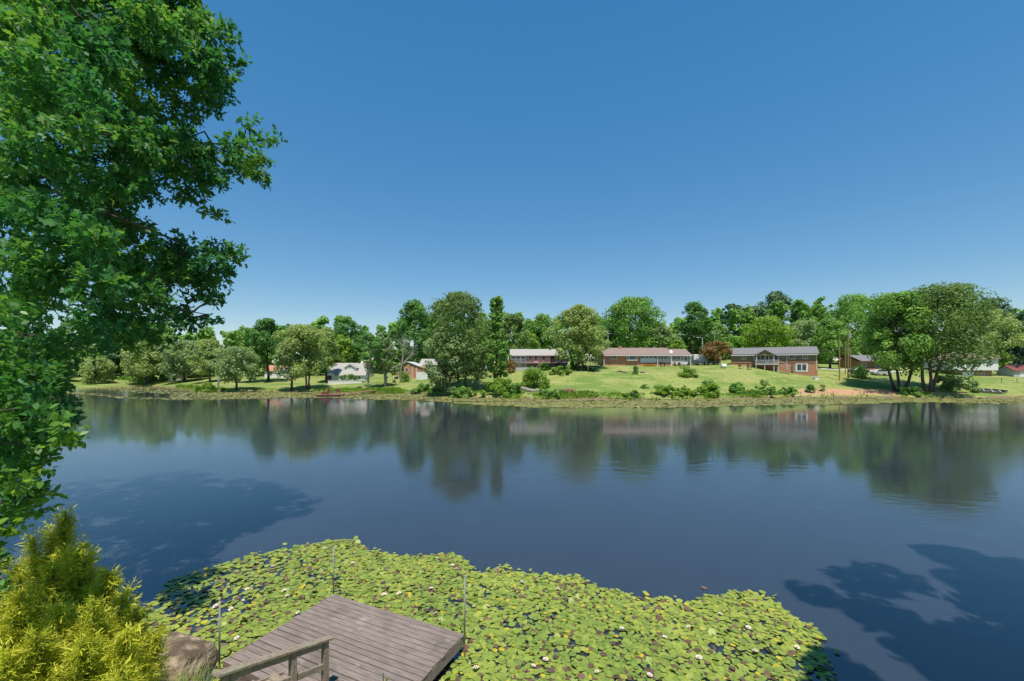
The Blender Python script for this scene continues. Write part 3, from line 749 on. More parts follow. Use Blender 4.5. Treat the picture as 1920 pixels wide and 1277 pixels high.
MB().box(9.55, 13.6, -0.14, -0.005, 0.85, 1.85).build('sunroom_panel', M['trim'], h1)
for k in range(4): window(h1, 9.75 + k * 1.0, 1.98, .78, .95, y=-0.02, cols=1, rows=2)
MB().box(13.95, 17.2, -0.14, -0.005, 1.82, 2.9).build('sunroom_wall', M['siding_sage'], h1)
MB().box(13.95, 17.2, -0.16, -0.006, 0.9, 1.78).build('sunroom_panel', M['panel_cream'], h1)
for k in range(2): window(h1, 14.5 + k * .95, 1.72, .8, 1.05, y=-0.17, cols=1, rows=2)
MB().box(17.5, 20.6, 0.12, 0.29, 0.3, 1.55).build('porch_panel', M['panel_cream'], h1)
for k in range(2): window(h1, 18.0 + k * .95, 1.7, .8, .95, y=0.28, cols=1, rows=2)
dr = MB().box(20.6, 21.7, 0.2, 0.29, 0.35, 2.45).build('door', M['trim'], h1); MB().box(20.8, 21.5, 0.17, 0.2, 1.3, 2.3).build('pane', M['glass'], dr)
for x in (0.25, 13.75, 17.3, 22.1): MB().box(x - .07, x + .07, -0.5, -0.36, -0.8, 2.62).build('post', M['trim'], h1)
MB().box(0.0, 22.5, -0.82, -0.76, 2.50, 2.66).build('gutter', M['trim'], h1)
for x in (1.5, 4.2): MB().box(x, x + .4, -0.03, -0.004, .5, .72).build('foundation_vent', M['dark'], h1)
def canoe(mb, L, W, H, n=12, k=7):
    """open boat hull, length along x"""
    vs, fs = [], []
    for i in range(n + 1):
        t = i / n * 2 - 1; w = W / 2 * max(0.02, (1 - abs(t) ** 2.4)); rise = H * 0.35 * abs(t) ** 3
        for j in range(k):
            a = math.pi * j / (k - 1)
            vs.append((t * L / 2, -math.cos(a) * w, H + rise - math.sin(a) ** 0.7 * H))
    for i in range(n):
        for j in range(k - 1):
            a = i * k + j; fs.append((a, a + 1, a + k + 1, a + k))
    return mb.add(vs, fs)
kay = thing('canoe', 'orange canoe lying along the brick foot of the sunroom', 'canoe', (X0 + 11.6, 106.9, gz(X0 + 11.6, 106.9) + .05))
canoe(MB(), 3.9, 0.75, 0.42).build('hull', M['orange'], kay)
canoe(MB(), 3.7, 0.6, 0.3).build('seat_well', M['dark'], kay, (0, 0, .14))
# small things on the patio
gr = thing('grill', 'dark covered barbecue grill before the sage sunroom wall', 'grill', (X0 + 14.7, 106.6, gz(X0 + 14.7, 106.6)))
MB().prism([(-.6, .55), (.6, .55), (.6, .85), (.35, 1.15), (-.35, 1.15), (-.6, .85)], -.3, .3).build('lid', M['dark'], gr)
for x in (-.5, .5): MB().box(x - .04, x + .04, -.25, .25, -.1, .55).build('leg', M['dark'], gr)
def patio_chair(label, X, Y, mat, rz=0.0, group=None, s=1.0):
    c = thing('patio_chair', label, 'chair', (X, Y, gz(X, Y)), rz, group); c.scale = (s, s, s)
    MB().box(-.3, .3, -.3, .3, .40, .46).build('seat', mat, c)
    MB().box(-.3, .3, .25, .31, .46, 1.0).build('backrest', mat, c)
    for sx in (-1, 1):
        for sy in (-1, 1): MB().box(sx * .27 - .025, sx * .27 + .025, sy * .27 - .025, sy * .27 + .025, -.05, .40).build('leg', mat, c)
    return c
patio_chair('dark patio chair next to the white porch door', X0 + 19.0, 106.8, M['dark'])
patio_chair('maroon patio chair under the porch windows', X0 + 18.0, 106.9, M['maroon'], 0.5)
patio_chair('dark patio chair at the corner post of the porch', X0 + 21.2, 106.7, M['dark'], -0.4)
tb = thing('patio_table', 'small pale table among the porch chairs', 'table', (X0 + 19.9, 106.5, gz(X0 + 19.9, 106.5)))
MB().box(-.5, .5, -.4, .4, .68, .73).build('table_top', M['deck_grey'], tb); MB().tube([(0, 0, -.1), (0, 0, .68)], .06, 8).build('leg', M['deck_grey'], tb)
sd = thing('satellite_dish', 'white satellite dish on a pole in front of the red-brown roof', 'dish', (P3(1258, 690, 106).x, 106, gz(P3(1258, 690, 106).x, 106)))
MB().tube([(0, 0, -.2), (0, 0, 3.6)], .05, 8).build('pole', M['trim'], sd)
MB().tube([(0, .12, 3.75), (0, 0, 3.75), (0, -.1, 3.78)], [.05, .3, .42], 14).build('reflector', M['trim'], sd)

# house with grey roof and white deck
h2 = thing('basement_house', 'long brown house with grey roof, gabled porch and white-grey deck', 'house', (0, 0, 0))
pl, prr = P3(1371, 690, 112), P3(1533, 690, 103)
h2.location = (pl.x, pl.y, 5.35); ang = math.atan2(prr.y - pl.y, prr.x - pl.x); h2.rotation_euler = (0, 0, ang)
W2 = math.hypot(prr.x - pl.x, prr.y - pl.y); k2 = W2 / 22.0
def q(v): return v * k2
MB().box(0, W2, 0, 8, -2.0, 2.3).build('brick_wall', M['brick'], h2)
walls_x(0.0, W2, 0.03, 8.05, 2.3, 4.3, 5.9).build('wall', M['siding_tan'], h2)
gable_x(0, W2, 0.03, 8.05, 4.3, 5.9, 0.6).build('roof', M['roof_grey'], h2)
for x, z in ((2.85, 3.0), (15.3, 2.95), (18.5, 2.95)): window(h2, q(x), z, .95, .95, y=0.03, cols=2)
window(h2, q(6.2), 2.55, .65, 1.4, y=0.03, cols=1, rows=2); window(h2, q(11.5), 2.55, .8, 1.4, y=0.03, cols=1, rows=2)
window(h2, q(8.0), 2.55, .8, 1.3, y=0.03, cols=1, rows=2)
dr = MB().box(q(9.1), q(10.1), -.03, .029, 1.75, 3.9).build('door', M['trim'], h2); MB().box(q(9.3), q(9.9), -.05, -.03, 2.4, 3.7).build('pane', M['glass'], dr)
gp = gable_y(q(6.7), q(11.2), -2.4, 3.0, 3.95, 5.1, 0.45); gp.build('porch_roof', M['roof_grey'], h2)
MB().prism([(q(6.7), 3.95), (q(11.2), 3.95), (q(8.95), 5.05)], -2.45, -2.36).build('gable', M['siding_tan'], h2)
MB().box(q(6.5), q(12.5), -2.6, 0, 1.45, 1.68).build('deck_floor', M['deck_grey'], h2)
railing(h2, q(6.5), q(12.5), -2.55, 1.68, 1.0, M['deck_grey'])
rl = MB()
for x in (q(6.55), q(12.45)):
    rl.box(x - .03, x + .03, -2.5, 0, 2.62, 2.68)
    for k in range(16): rl.box(x - .02, x + .02, -2.4 + k * .15, -2.36 + k * .15, 1.68, 2.62)
rl.build('side_railing', M['deck_grey'], h2)
for x in (6.7, 8.9, 11.2, 12.3): MB().box(q(x) - .08, q(x) + .08, -2.5, -2.34, -1.0, 1.45).build('post', M['deck_grey'], h2)
for x in (6.75, 11.15): MB().box(q(x) - .07, q(x) + .07, -2.42, -2.28, 1.68, 3.95).build('porch_post', M['trim'], h2)
st = MB()
for k in range(7): st.box(q(12.6) + k * .32, q(12.6) + k * .32 + .34, -2.4, -1.3, 1.35 - k * .2, 1.42 - k * .2)
st.build('stairs', M['deck_grey'], h2)
MB().beam((q(12.6), -2.45, 2.4), (q(12.6) + 2.3, -2.45, 1.0), .06, .08).build('stair_rail', M['deck_grey'], h2)
fd = MB().box(q(16.75), q(19.7), -.06, -.004, -0.25, 1.75).build('french_door', M['trim'], h2)
for x in (17.15, 18.35): MB().box(q(x), q(x) + .8, -.09, -.06, 0.1, 1.55).build('pane', M['glass'], fd)
for x in (14.6, 21.7): MB().box(q(x) - .05, q(x) + .05, -.1, -.004, 0.0, 4.1).build('downspout', M['trim'], h2)
MB().box(q(15.7), q(16.3), -.12, -.004, -.2, 1.5).build('shutter', M['siding_tan'], h2)
MB().box(0, W2, -.66, -.6, 3.80, 3.98).build('gutter', M['trim'], h2)
pt = P3(1357, 690, 106)
pr = thing('propane_tank', 'white rounded tank on the lawn at the corner of the grey-roofed house', 'tank', (pt.x, 106, gz(pt.x, 106)))
MB().tube([(-.62, 0, .55), (-.5, 0, .55), (.5, 0, .55), (.62, 0, .55)], [.28, .48, .48, .28], 14).build('tank_body', M['trim'], pr, smooth=False)
for x in (-.35, .35): MB().box(x - .06, x + .06, -.3, .3, -.1, .2).build('foot', M['concrete'], pr)
for i, (px, lb) in enumerate(((1389, 'maroon lawn chair by the brick foot of the grey-roofed house'), (1405, 'maroon lawn chair nearest the deck of the grey-roofed house'))):
    p = P3(px, 690, 106 - i * .5); patio_chair(lb, p.x, p.y, M['maroon'], 0.3, None, 1.3)
p = P3(1530, 690, 100.5)
MB().box(-.5, .5, -.4, .4, -.1, .55).prism([(-.55, .55), (.55, .55), (.5, .65), (-.5, .65)], -.45, .45).build('storage_box', M['siding_white'], None, (p.x, p.y, gz(p.x, p.y)))
tag(bpy.data.objects['storage_box'], 'white storage box at the end wall of the grey-roofed house', 'box')

# grey house with red deck
p = P3(958, 690, 112)
h3 = thing('deck_house', 'grey house with tan roof, screened porch and red deck', 'house', (p.x, 112, gz(p.x + 6, 110) - 0.2))
walls_x(0, 15, 0, 8, -1.0, 3.7, 5.3).build('wall', M['siding_grey'], h3)
gable_x(0, 15, 0, 8, 3.7, 5.3, 0.6).build('roof', M['roof_tan'], h3)
MB().box(-.1, 3.9, -1.2, -.01, 1.55, 1.75).build('porch_floor', M['deck_grey'], h3)
MB().box(0.02, 3.8, -1.15, -1.1, 1.75, 3.3).build('screen', M['glass'], h3)
for x in (0.0, 1.25, 2.5, 3.75): MB().box(x - .06, x + .06, -1.22, -1.155, 1.75, 3.35).build('post', M['siding_grey'], h3)
railing(h3, 0, 3.8, -1.26, 1.75, .85, M['siding_grey'])
MB().box(-.2, 3.95, -1.3, -.01, 3.36, 3.46).build('porch_roof', M['roof_tan'], h3)
for x in (4.7, 8.2, 12.2): window(h3, x, 2.35, .75, .95, cols=1, rows=2)
dr = MB().box(6.1, 7.0, -.08, -.004, 1.7, 3.6).build('door', M['trim'], h3); MB().box(6.25, 6.85, -.1, -.08, 2.2, 3.4).build('pane', M['glass'], dr)
MB().box(10.4, 11.4, -.04, -.004, 1.7, 3.6).build('dark_doorway', M['glass'], h3)
MB().box(3.95, 14.6, -2.6, -.01, 1.45, 1.68).build('deck_floor', M['deck_red'], h3)
railing(h3, 3.95, 14.6, -2.56, 1.68, .95, M['deck_red'])
for x in (.3, 2.2, 4.1, 6, 9.5, 12, 14.4): MB().box(x - .07, x + .07, -1.6, -1.46, -1.2, 1.45).build('deck_post', M['deck_red'], h3)
st = MB()
for k in range(8): st.box(7.0, 8.3, -2.9 - k * .3, -2.6 - k * .3, 1.3 - k * .2, 1.38 - k * .2)
st.beam((6.95, -2.7, 2.3), (6.95, -5.1, .7), .08, .1).beam((8.35, -2.7, 2.3), (8.35, -5.1, .7), .08, .1)
st.build('stairs', M['deck_red'], h3)
fn = thing('wire_fence', 'low grey garden fence in front of the screened porch', 'fence', (p.x, 107, 0))
for k in range(6):
    X = p.x + k * 1.3; MB().box(k * 1.3 - .05, k * 1.3 + .05, -.05, .05, gz(X, 107) - .2, gz(X, 107) + .9).build('fence_post', M['siding_grey'], fn)
MB().box(0, 6.5, -.02, .02, gz(p.x + 3, 107) + .15, gz(p.x + 3, 107) + .8).build('fence_panel', M['siding_grey'], fn)

# small brick house with pale metal roof
p = P3(757, 690, 122)
h4 = thing('brick_house', 'small red brick house with pale metal roof and side deck', 'house', (p.x, 122, gz(p.x + 3, 120) - .2))
walls_y(0, 5.2, 0, 9, -.6, 3.6, 4.5).build('wall', M['brick'], h4)
gable_y(-3.2, 5.2, 0, 9, 3.4, 5.0, .35).build('roof', M['roof_white'], h4)
window(h4, .5, 2.2, .7, 1.0, cols=1, rows=2); window(h4, .4, .2, 1.3, .8, cols=2)
MB().box(2.35, 2.5, -.1, -.004, -.3, 3.6).build('downspout', M['trim'], h4)
MB().box(-3.2, -.01, .3, 5, 1.2, 1.4).build('deck_floor', M['deck_red'], h4)
railing(h4, -3.2, -.02, .33, 1.4, .9, M['deck_red'])
for x in (-3.1, -1.6): MB().box(x, x + .15, .35, .5, -.8, 3.3).build('post', M['trim'], h4)

# white house, low terrace wall in front
p = P3(612, 690, 128)
h5 = thing('white_house', 'white house with grey gabled roofs behind the low terrace wall', 'house', (p.x, 128, gz(p.x + 5, 124)))
walls_x(0, 11, 2, 10, -.5, 3.2, 5.6).build('wall', M['siding_white'], h5)
gable_x(-.5, 11, 2, 10, 3.2, 5.6, .5).build('roof', M['roof_tan'], h5)
walls_y(5.2, 8.4, .8, 6.0, 2.6, 4.2, 5.2).build('gable_wall', M['siding_white'], h5)
gable_y(5.2, 8.4, .8, 6.0, 4.2, 5.2, .3).build('gable_roof', M['roof_tan'], h5)
window(h5, 6.6, 4.2, .4, .5, y=.8, cols=1)
walls_y(.2, 3.4, -1.5, 2.2, -.5, 2.0, 3.0).build('wing_wall', M['siding_white'], h5)
gable_y(.2, 3.4, -1.5, 2.2, 2.0, 3.0, .3).build('wing_roof', M['roof_tan'], h5)
walls_x(3.5, 12.0, -1.2, 2.2, -.5, 2.1, 3.1).build('front_wall', M['siding_white'], h5)
gable_x(3.5, 12.0, -1.2, 2.2, 2.1, 3.1, .4).build('front_roof', M['roof_tan'], h5)
MB().box(.9, 2.2, -1.56, -1.504, .1, 1.9).build('door', M['maroon'], h5)
window(h5, 4.7, .7, .8, .9, y=-1.2, cols=1, rows=2); MB().box(6.6, 7.3, -1.26, -1.204, 0.0, 1.9).build('door', M['maroon'], h5)
window(h5, 8.6, .7, 1.0, .9, y=-1.2, cols=2)
p = P3(615, 690, 119); z = gz(p.x + 4, 119)
tw = thing('terrace_wall', 'low white terrace wall on the lawn in front of the white house', 'wall', (p.x, 119, z))
MB().box(0, 9.4, 0, .3, -.6, 1.0).build('panel', M['siding_white'], tw); MB().box(-.1, 9.5, -.08, .38, 1.0, 1.1).build('cap', M['concrete'], tw)
MB().box(0, 9.4, .3, 5, -.5, .95).build('terrace_floor', M['concrete'], tw)
for k in range(9): MB().box(k * 1.16 + .02, k * 1.16 + .14, -.03, -.002, -.6, 1.0).build('batten', M['trim'], tw)
p = P3(650, 690, 122.5); patio_chair('white lounge chair on the terrace of the white house', p.x, p.y, M['trim'], .4, None, 1.2).location.z = z + .95
p = P3(672, 690, 122.5); patio_chair('dark lounge chair on the terrace of the white house', p.x, p.y, M['dark'], -.4, None, 1.2).location.z = z + .95

# pool enclosure and house behind the sweeping tree
p = P3(781, 690, 116); z = gz(p.x + 5, 116)
pw = thing('pool_wall', 'white panelled pool wall with red deck behind the sweeping branches', 'fence', (p.x, 116, z))
for k in range(6): MB().box(k * 1.9, k * 1.9 + 1.86, 0, .1, -.6, 1.5).build('panel', M['siding_white'], pw)
for k in range(7): MB().box(k * 1.9 - .08, k * 1.9 + .06, -.1, -.004, -.6, 1.7 + (1.0 if k == 0 else 0)).build('fence_post', M['trim'], pw)
MB().box(.6, 10.8, .5, 4.5, 1.62, 1.8).build('deck_floor', M['deck_red'], pw)
railing(pw, .8, 5.6, 2.6, 1.8, 1.2, M['deck_red'])
p = P3(800, 690, 130); z = gz(p.x, 128)
h6 = thing('tan_house', 'pale-roofed house mostly hidden by the sweeping branches', 'house', (p.x - 2, 130, z))
walls_x(0, 11, 0, 7, -.5, 3.2, 4.8).build('wall', M['siding_grey'], h6); gable_x(0, 11, 0, 7, 3.2, 4.8, .5).build('roof', M['roof_tan'], h6); window(h6, 2, 1.4, 1.2, 1.1); window(h6, 7, 1.4, 1.2, 1.1)
p = P3(897, 690, 118); z = gz(p.x, 117)
h7 = thing('outbuilding', 'small outbuilding with pale pitched roof beside the ivy-covered trunks', 'outbuilding', (p.x, 118, z), -.35)
walls_y(0, 3.6, 0, 5, -.5, 2.0, 3.1).build('wall', M['siding_grey'], h7); gable_y(0, 3.6, 0, 5, 2.0, 3.1, .3).build('roof', M['panel_cream'], h7)
MB().box(1.2, 2.1, -.05, -.004, 0, 1.8).build('door', M['dark'], h7)

# white two-storey house on the right, shed, house behind poles
p = P3(1789, 690, 112)
h8 = thing('two_storey_house', 'white two-storey house with brown hip roof and brick ground floor', 'house', (p.x, 112, gz(p.x + 8, 110) - .2))
MB().box(1.5, 10.8, .8, 8, -.8, 2.0).build('brick_wall', M['brick_brown'], h8)
MB().box(0, 11.6, 0, 8.4, 2.0, 5.0).build('wall', M['siding_white'], h8)
MB().add([(-.5, -.5, 5.0), (12.1, -.5, 5.0), (12.1, 8.9, 5.0), (-.5, 8.9, 5.0), (4, 4.2, 7.0), (7.8, 4.2, 7.0)], [(0, 1, 5, 4), (1, 2, 5), (2, 3, 4, 5), (3, 0, 4), (3, 2, 1, 0)]).build('roof', M['roof_brown'], h8)
for x in (1.6, 5.0, 8.6): window(h8, x, 3.1, 1.0, 1.1, cols=2)
MB().box(3.0, 6.0, .74, .796, -.6, 1.6).build('garage_door', M['trim'], h8); window(h8, 7.8, .3, 1.0, .9, y=.8)
p = P3(1901, 690, 112); z = gz(p.x, 112)
h9 = thing('shed', 'small grey shed with red-brown roof beside the dark conifer', 'shed', (p.x, 112, z))
walls_x(0, 5, 0, 4, -.5, 1.7, 3.0).build('wall', M['siding_grey'], h9); gable_x(0, 5, 0, 4, 1.7, 3.0, .35).build('roof', M['maroon'], h9); MB().box(1.5, 2.7, -.05, -.004, 0, 1.5).build('door', M['trim'], h9)
p = P3(1606, 690, 124); z = gz(p.x + 4, 124) - 0.5
h10 = thing('carport_house', 'grey-roofed house with open carport behind the utility poles', 'house', (p.x, 124, z))
walls_x(0, 9, 0, 7, -.5, 3.0, 4.6).build('wall', M['brick_brown'], h10); gable_x(0, 14, -1.5, 7, 3.0, 4.6, .5).build('roof', M['roof_grey'], h10)
for x in (9.6, 11.7, 13.8): MB().box(x - .1, x + .1, -1.3, -1.1, -.5, 3.0).build('post', M['trim'], h10)
window(h10, 1.5, 1.2, 1.4, 1.1); window(h10, 5.5, 1.2, 1.2, 1.1)
MB().box(0, 4.5, -3.5, -3.2, -.5, .7).build('brick_planter', M['brick'], h10)
# scraps of houses further left
p = P3(316, 690, 146); z = gz(p.x, 146)
h11 = thing('pink_shed', 'pinkish shed under the drooping olive-green trees', 'shed', (p.x, 146, z)); walls_x(0, 4, 0, 3, -.5, 1.9, 2.8).build('wall', M['panel_cream'], h11); gable_x(0, 4, 0, 3, 1.9, 2.8, .3).build('roof', M['roof_tan'], h11); MB().box(1.4, 2.4, -.05, -.004, 0, 1.7).build('door', M['dark'], h11)
p = P3(496, 690, 142); z = gz(p.x, 140)
h12 = thing('cottage', 'cottage with terracotta roof glimpsed behind the bare brown trunk', 'house', (p.x, 142, z)); walls_x(0, 7, 0, 6, -.5, 2.6, 4.2).build('wall', M['siding_white'], h12); gable_x(0, 7, 0, 6, 2.6, 4.2, .4).build('roof', M['clayroof'], h12); window(h12, 1.5, 1.0, 1.0, 1.0); window(h12, 4.2, 1.0, 1.0, 1.0)
p = P3(524, 690, 140); z = gz(p.x, 138)
h13 = thing('garage', 'white garage glimpsed beside the terracotta-roofed cottage', 'garage', (p.x + .6, 140, z)); walls_x(0, 5, 0, 5, -.5, 2.6, 3.6).build('wall', M['siding_white'], h13); gable_x(0, 5, 0, 5, 2.6, 3.6, .3).build('roof', M['roof_grey'], h13); MB().box(1, 4, -.05, -.004, 0, 2.1).build('garage_door', M['trim'], h13)
p = P3(421, 690, 185); z = gz(p.x, 185)
h14 = thing('hill_house', 'terracotta-roofed house peeping over the treetops on the hill', 'house', (p.x, 185, z + 9.5)); walls_x(0, 9, 0, 8, -12, 3.8, 7.2).build('wall', M['brick'], h14); gable_x(0, 9, 0, 8, 3.8, 7.2, .5).build('roof', M['clayroof'], h14); window(h14, 1.5, 2, 1.2, 1.2); window(h14, 6, 2, 1.2, 1.2)

# trampoline, vehicles, street
p = P3(1105, 690, 103); z = gz(p.x, 103)
tr = thing('trampoline', 'round trampoline with net posts beside the brick ranch house', 'trampoline', (p.x, 103, z))
ring = [(1.9 * math.cos(a), 1.9 * math.sin(a), .85) for a in np.linspace(0, 2 * math.pi, 25)]
MB().tube(ring, .09, 6, False).build('frame', M['dark'], tr)
MB().add([(1.85 * math.cos(a), 1.85 * math.sin(a), .87) for a in np.linspace(0, 2 * math.pi, 24, endpoint=False)], [tuple(range(24))]).build('jumping_mat', M['dark'], tr)
for k in range(6):
    a = k * math.pi / 3 + .2; c, s = math.cos(a), math.sin(a)
    MB().tube([(2 * c, 2 * s, -.1), (2 * c, 2 * s, .9), (1.95 * c, 1.95 * s, 1.6), (1.6 * c, 1.6 * s, 2.6)], .045, 6).build('net_pole', M['pole_grey'], tr)
net = MB()
for i in range(24):
    a, b = i * math.pi / 12, (i + 1) * math.pi / 12
    net.tube([(1.85 * math.cos(a), 1.85 * math.sin(a), .9), (1.6 * math.cos(a), 1.6 * math.sin(a), 2.5)], .012, 4)
net.build('net', M['wire'], tr)
def car(label, px, d, mat, rz, cat='car', name='parked_car', van=False):
    p = P3(px, 690, d); t = thing(name, label, cat, (p.x, d, gz(p.x, d)), rz)
    prof = [(-2.2, .35), (2.2, .35), (2.25, .8), (1.3, .95), (.7, 1.45), (-1.2, 1.45), (-1.9, .98), (-2.25, .9)] if not van else [(-2.4, .35), (2.4, .35), (2.4, .9), (1.9, 1.1), (1.3, 1.9), (-2.3, 1.9), (-2.4, .9)]
    MB().prism(prof, -.85, .85).build('body', mat, t, bevel=.06)
    top = 1.40 if not van else 1.8
    for y in (-.87, .862): MB().prism([(-1.45, 1.0), (1.0, 1.0), (.62, top), (-1.1, top)], y, y + .01).build('window', M['glass'], t)
    for x in (-1.4, 1.4):
        for y in (-.8, .8):
            w = MB().tube([(x, y - .1, .33), (x, y + .1, .33)], .33, 12).build('wheel', M['tyre'], t); MB().tube([(x, y - .11, .33), (x, y + .11, .33)], .18, 10).build('rim', M['car_silver'], w)
    return t
p = P3(1308, 690, 116); z = gz(p.x, 116)
tk = thing('box_trailer', 'white box trailer parked beyond the porch end of the ranch house', 'trailer', (p.x, 116, z), .1)
MB().box(-1.7, 1.7, -1.1, 1.1, .6, 2.7).build('box_body', M['siding_white'], tk, bevel=.05); MB().box(-1.65, 1.65, -1.0, 1.0, .45, .6).build('chassis', M['dark'], tk)
for y in (-1.0, 1.0):
    w = MB().tube([(0, y - .1, .38), (0, y + .1, .38)], .38, 12).build('wheel', M['tyre'], tk); MB().tube([(0, y - .11, .38), (0, y + .11, .38)], .2, 10).build('rim', M['car_silver'], w)
car('dark car beside the white box trailer', 1300, 112.5, M['car_dark'], .1)
car('silver van under the rust-orange tree', 1333, 116, M['car_silver'], .2, 'van', 'parked_van', True)
car('dark pickup-like car at the roadside behind the utility poles', 1611, 110, M['car_dark'], .1)
car('silver car glimpsed between the trunks of the huge waterside trees', 1652, 108, M['car_silver'], -.1)
p = P3(1330, 690, 120); z = gz(p.x, 120)
cp = thing('carport', 'small brown carport behind the silver van', 'carport', (p.x - 2, 121, z))
MB().box(-1, 5, 0, 5, 2.5, 2.75).build('roof', M['roof_brown'], cp); MB().box(-1, 5, 4.9, 5, -.5, 2.5).build('wall', M['brick'], cp)
for x in (-.9, 4.8): MB().box(x, x + .15, .1, .25, -.5, 2.5).build('post', M['trim'], cp)
# road strip draped on the plateau behind the utility poles
rv, rf = [], []
for i, px in enumerate(np.arange(1540, 1700, 8)):
    for d in (114.0, 119.0):
        X = (px - CX) / F * d; rv.append((X, d, gz(X, d) + .06))
    if i: rf.append((2 * i - 2, 2 * i, 2 * i + 1, 2 * i - 1))
tag(MB().add(rv, rf).build('road', M['concrete']), kind='structure')

def upole(label, px, d, top, mat, arm=False, lamp=False, can=False, r=.15):
    p = P3(px, 690, d); z = gz(p.x, d); H = CAMZ + (HY - top) / F * d - z
    t = thing('utility_pole' if not lamp else 'street_lamp', label, 'utility pole' if not lamp else 'street lamp', (p.x, d, z))
    MB().tube([(0, 0, -.4), (0, 0, H)], [r, r * .75], 9).build('pole', M[mat], t)
    if arm: MB().box(-1.0, 1.0, -.3, -.14, H - 1.0, H - .86).build('cross_arm', M[mat], t)
    if can: MB().tube([(.42, 0, H - 2.6), (.42, 0, H - 1.5)], .28, 10).build('transformer', M['pole_grey'], t)
    if lamp:
        MB().tube([(0, 0, H - .3), (-.5, -.1, H), (-1.2, -.2, H + .02)], .05, 6).build('arm', M['pole_grey'], t)
        MB().box(-1.6, -1.1, -.32, -.08, H - .06, H + .1).build('lamp_head', M['trim'], t)
    return Vector((p.x, d, z + H))
upole('bare wooden utility pole on the lawn with no crossarm', 1574, 100, 631, 'pole_wood')
u1 = upole('tall utility pole carrying a grey transformer', 1590, 102, 613, 'pole_wood', False, False, True)
upole('short wooden pole leaning against the row of utility poles', 1585, 108, 640, 'pole_wood', r=.12)
upole('stub pole beside the transformer pole', 1594, 104, 655, 'pole_wood', r=.13)
u2 = upole('grey street lamp pole behind the box trailer', 1317, 118, 633, 'pole_grey', False, True)
u3 = upole('thin grey utility pole above the porch roof', 1275, 122, 621, 'pole_grey', True, r=.12)
u4 = upole('thin grey utility pole behind the rust-orange tree', 1340, 124, 619, 'pole_grey', True, r=.12)
u5 = upole('thin pole among the leaves behind the ranch house chimney', 1140, 128, 620, 'pole_grey', True, r=.12)
def wire(label, a, b, sag=.5):
    pts = [a.lerp(b, t) + Vector((0, 0, -sag * 4 * t * (1 - t))) for t in np.linspace(0, 1, 9)]
    tag(MB().tube(pts, .03, 4).build('power_line', M['wire']), label, 'power line')
wire('power line slung between the chimney pole and the pole above the porch roof', u5 + Vector((0, -.2, -.9)), u3 + Vector((0, -.2, -.9)))
wire('power line from the porch roof pole to the pole behind the rust-orange tree', u3 + Vector((0, -.2, -.9)), u4 + Vector((0, -.2, -.9)))
wire('power line from the rust-orange tree pole to the transformer pole', u4 + Vector((0, -.2, -.9)), u1 + Vector((0, 0, -.4)), 1.2)
wire('service wire from the grey roof end to the transformer pole', Vector((prr.x, prr.y + 3, 10.0)), u1 + Vector((0, 0, -4.6)), .3)
wire('low cable strung from the street lamp to the ranch house', u2 + Vector((0, 0, -2.2)), Vector((X0 + 21, 112, 10.5)), .3)

# beached boat
p = P3(1858, 690, 89); z = gz(p.x, 89)
bt = thing('rowing_boat', 'grey aluminium rowing boat beached on the grass bank', 'boat', (p.x, 89, z + .05), -.35)
bt.rotation_euler = (.5, .05, -.4)
canoe(MB(), 4.8, 1.35, .55, 14, 9).build('hull', M['alu'], bt)
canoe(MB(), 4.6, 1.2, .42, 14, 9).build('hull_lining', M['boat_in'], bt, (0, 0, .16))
for x in (-1.2, 0.1, 1.3): MB().box(x - .14, x + .14, -.6, .6, .42, .46).build('bench', M['alu'], bt)
# chain link fence by the white house
fn = thing('post_fence', 'thin dark posts of a garden fence below the white two-storey house', 'fence', (0, 0, 0))
for px in (1878, 1907, 1930):
    p = P3(px, 690, 102); z = gz(p.x, 102); MB().tube([(p.x, 102, z - .2), (p.x, 102, z + 1.2)], .05, 6).build('fence_post', M['dark'], fn)
a, b = P3(1850, 690, 102), P3(1930, 690, 102); MB().tube([(a.x, 102, gz(a.x, 102) + 1.15), (b.x, 102, gz(b.x, 102) + 1.15)], .025, 5).build('top_rail', M['dark'], fn)

# far jetty with chairs
p = P3(644, 690, 97)
jt = thing('far_jetty', 'small reddish wooden jetty reaching into the far lily margin', 'jetty', (p.x, 90, 0), .12)
for k in range(16): MB().box(-2.6, 2.6, -1.4 + k * .19, -1.4 + k * .19 + .17, .42, .47).build('plank', M['deck_red'], jt)
MB().box(-2.55, 2.55, -1.3, -1.2, .2, .415).box(-2.55, 2.55, 1.3, 1.4, .2, .415).build('beam', M['deck_red'], jt)
MB().beam((2.6, .9, .45), (6.5, 12.5, .62), 1.1, .08).build('gangway', M['deck_red'], jt)
for x in (-2.4, 2.4):
    for y in (-1.25, 1.25): MB().tube([(x, y, -.9), (x, y, .42)], .09, 7).build('pile', M['bark'], jt)
MB().box(-1.6, -.4, -.5, .2, .47, 1.0).build('bench', M['maroon'], jt)
for i, (dx, lb) in enumerate(((-.2, 'maroon chair on the far jetty nearest its water end'), (1.5, 'maroon chair on the far jetty nearest the gangway'))):
    c = patio_chair(lb, p.x + dx, 90.3, M['maroon'], 2.6 + i, None, 1.15); c.location.z = .47

